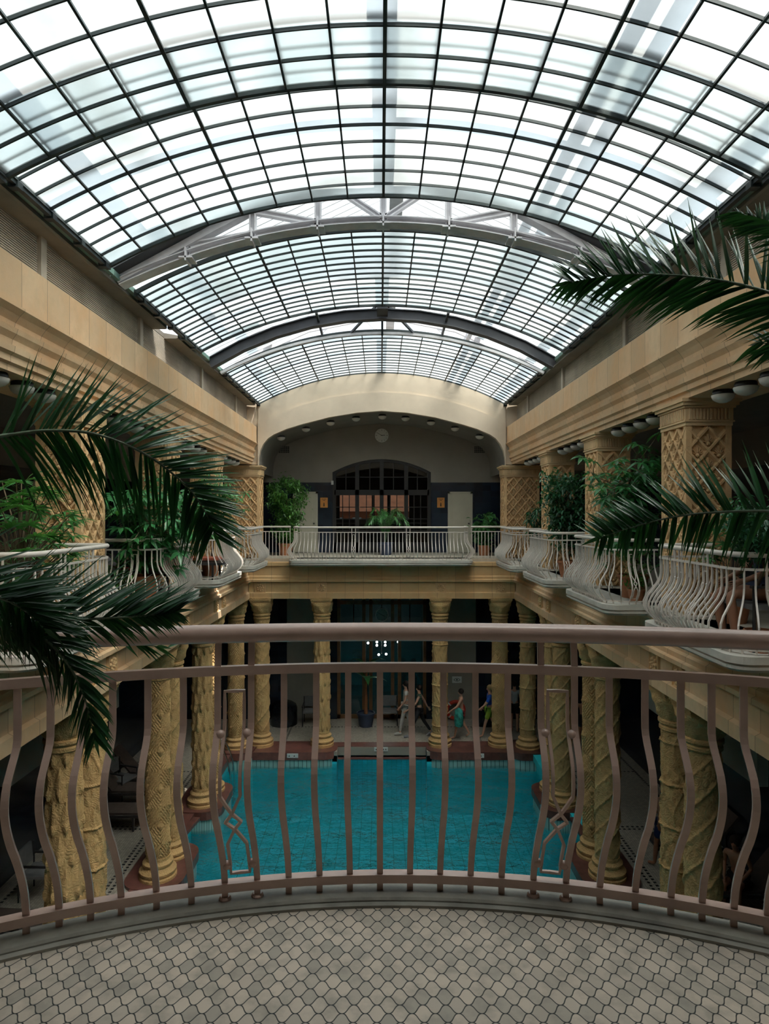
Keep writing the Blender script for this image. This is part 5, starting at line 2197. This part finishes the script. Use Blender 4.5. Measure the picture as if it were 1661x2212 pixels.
# black tiled round benches
for px, w_, sd in ((613, .46, 'left'), (1046, .40, 'right')):
    p = flr(px, 22.85)
    b = MB()
    b.lathe([(w_, 0), (w_, .55), (w_ - .04, .66), (w_ - .16, .74), (.001, .76)], 28, (0, 0, 0))
    o = b.build('tiled_bench', M['blackgloss'], smooth=.6)
    o.location = (p[0], p[1], LOW)
    tag(o, 'glossy black rounded bench at the %s of the far pool wall' % sd, 'bench')
# life ring
lr = thing('life_ring', 'red life ring leaning on the beige wall behind the shirtless boy', 'life ring', (flr(984, 23.2)[0], 23.2, LOW + .36))
b = MB()
b.tube([(.29 * math.cos(2 * PI * i / 36), 0, .29 * math.sin(2 * PI * i / 36)) for i in range(36)], .062, 12, up=(0, 1, 0), closed=True)
b.build('ring', M['red'], lr, smooth=9)
for k in range(4):
    a = PI / 4 + k * PI / 2
    b = MB()
    b.tube([(.29 * math.cos(a + e), 0, .29 * math.sin(a + e)) for e in (-.08, 0, .08)], .066, 12, up=(0, 1, 0))
    b.build('band', M['white'], lr, smooth=.9)
# eye sign
a, c = at(977, 1462, 23.35), at(997, 1475, 23.35)
es = thing('wall_sign', 'white sign with a dark eye symbol on the beige wall above the life ring', 'sign', ((a.x + c.x) / 2, 23.37, (a.z + c.z) / 2))
b = MB()
b.box(-.165, -.012, -.11, .165, .012, .11)
b.build('sign_board', M['white'], es)
b = MB()
for sg in (-1, 1):
    b.strip([(x_ * .012, -.016, sg * .05 * (1 - (x_ / 9) ** 2)) for x_ in range(-9, 10)], .004, .014, up=(0, 0, 1))
b.lathe([(.001, 0), (.026, 0), (.026, .004), (.001, .004)], 16, M=Matrix.Translation((0, -.013, 0)) @ Matrix.Rotation(PI / 2, 4, 'X'))
b.build('eye_mark', M['black'], es)
# plaques on the pool edge
for px, py, w_, y, lab, mk in ((632, 1633.5, .33, 19.98, 'white plaque on the far pool edge, left of the centre recess', (-.6, .3)), (823, 1620.5, .42, 20.54, 'white plaque with small dark marks on the far pool edge, in the centre recess', (-.7, -.3, .35, .7)), (1036, 1633.5, .26, 19.98, 'white plaque on the far pool edge, right of the centre recess', (-.4, .3))):
    q = at(px, py, y)
    t = thing('pool_plaque', lab, 'sign', (q.x, y, LOW - .06))
    b = MB()
    b.box(-w_ / 2, -.012, -.06, w_ / 2, .02, .06)
    b.build('plaque', M['white'], t)
    b = MB()
    for u in mk:
        x_ = u * w_ / 2
        b.add([(x_ - .022, -.014, -.025), (x_ + .022, -.014, -.025), (x_, -.014, .03)], [(0, 1, 2)])
    b.build('marks', M['black'], t)
# pool ladder
ld = thing('pool_ladder', 'curved chrome ladder rails at the far left side of the pool', 'ladder', (-4.45, 18.45, LOW))
for y in (-.22, .22):
    b = MB()
    b.tube(catmull([(-.35, y, 0), (-.33, y, .55), (-.18, y, .88), (.08, y, .80), (.26, y, .40), (.34, y, -.10), (.35, y, -1.1)], 24), .021, 10)
    b.build('handrail', M['chrome'], ld, smooth=9)
for k in range(3):
    b = MB()
    b.box(.28, -.22, -.55 - .25 * k, .40, .22, -.52 - .25 * k)
    b.build('step', M['chrome'], ld)
# slanted wooden rails on the pool edge between the column plinths
for k, (p, q, lab) in enumerate((((-4.30, 15.55, LOW + .02), (-4.42, 14.62, LOW + .02), 'left pool edge between the closest and middle column pairs'), ((4.42, 15.55, LOW + .02), (4.42, 14.62, LOW + .02), 'right pool edge between the closest and middle column pairs'))):
    b = MB()
    b.bar((p[0], p[1], LOW + .08), (q[0], q[1], LOW + .08), .16, .07)
    tag(b.build('wooden_rail', M['redmarble']), 'dark red timber rail on the ' + lab, 'rail')
# chandelier inside the glazed room
ch = thing('chandelier', 'chandelier of white globe lights behind the wooden glazed doors', 'lamp', (0, 25.4, 0))
em = bpy.data.materials.new('lit_globe')
em.use_nodes = True
em.node_tree.nodes['Principled BSDF'].inputs['Emission Color'].default_value = (1, .93, .86, 1)
em.node_tree.nodes['Principled BSDF'].inputs['Emission Strength'].default_value = 300
cz = at(826, 1372, 25.4)
b = MB()
b.tube([(0, 0, -.5), (0, 0, cz.z + .05)], .02, 8)
for px in (795, 814, 832, 860):
    q = at(px, 1378, 25.4)
    b.tube([(0, 0, cz.z + .05), (q.x, 0, q.z)], .012, 6)
q1 = at(826, 1412, 25.4)
b.tube([(0, 0, cz.z), (0, 0, q1.z)], .012, 6)
b.build('arms', M['darkmetal'], ch)
for px, py in ((795, 1382), (795, 1389), (814, 1387), (814, 1394), (832, 1387), (832, 1394), (860, 1380), (860, 1386.5), (818, 1414), (834, 1413)):
    q = at(px, py, 25.4)
    b = MB()
    b.ball((q.x, 0, q.z), .042, 10)
    b.build('globe', em, ch, smooth=9)
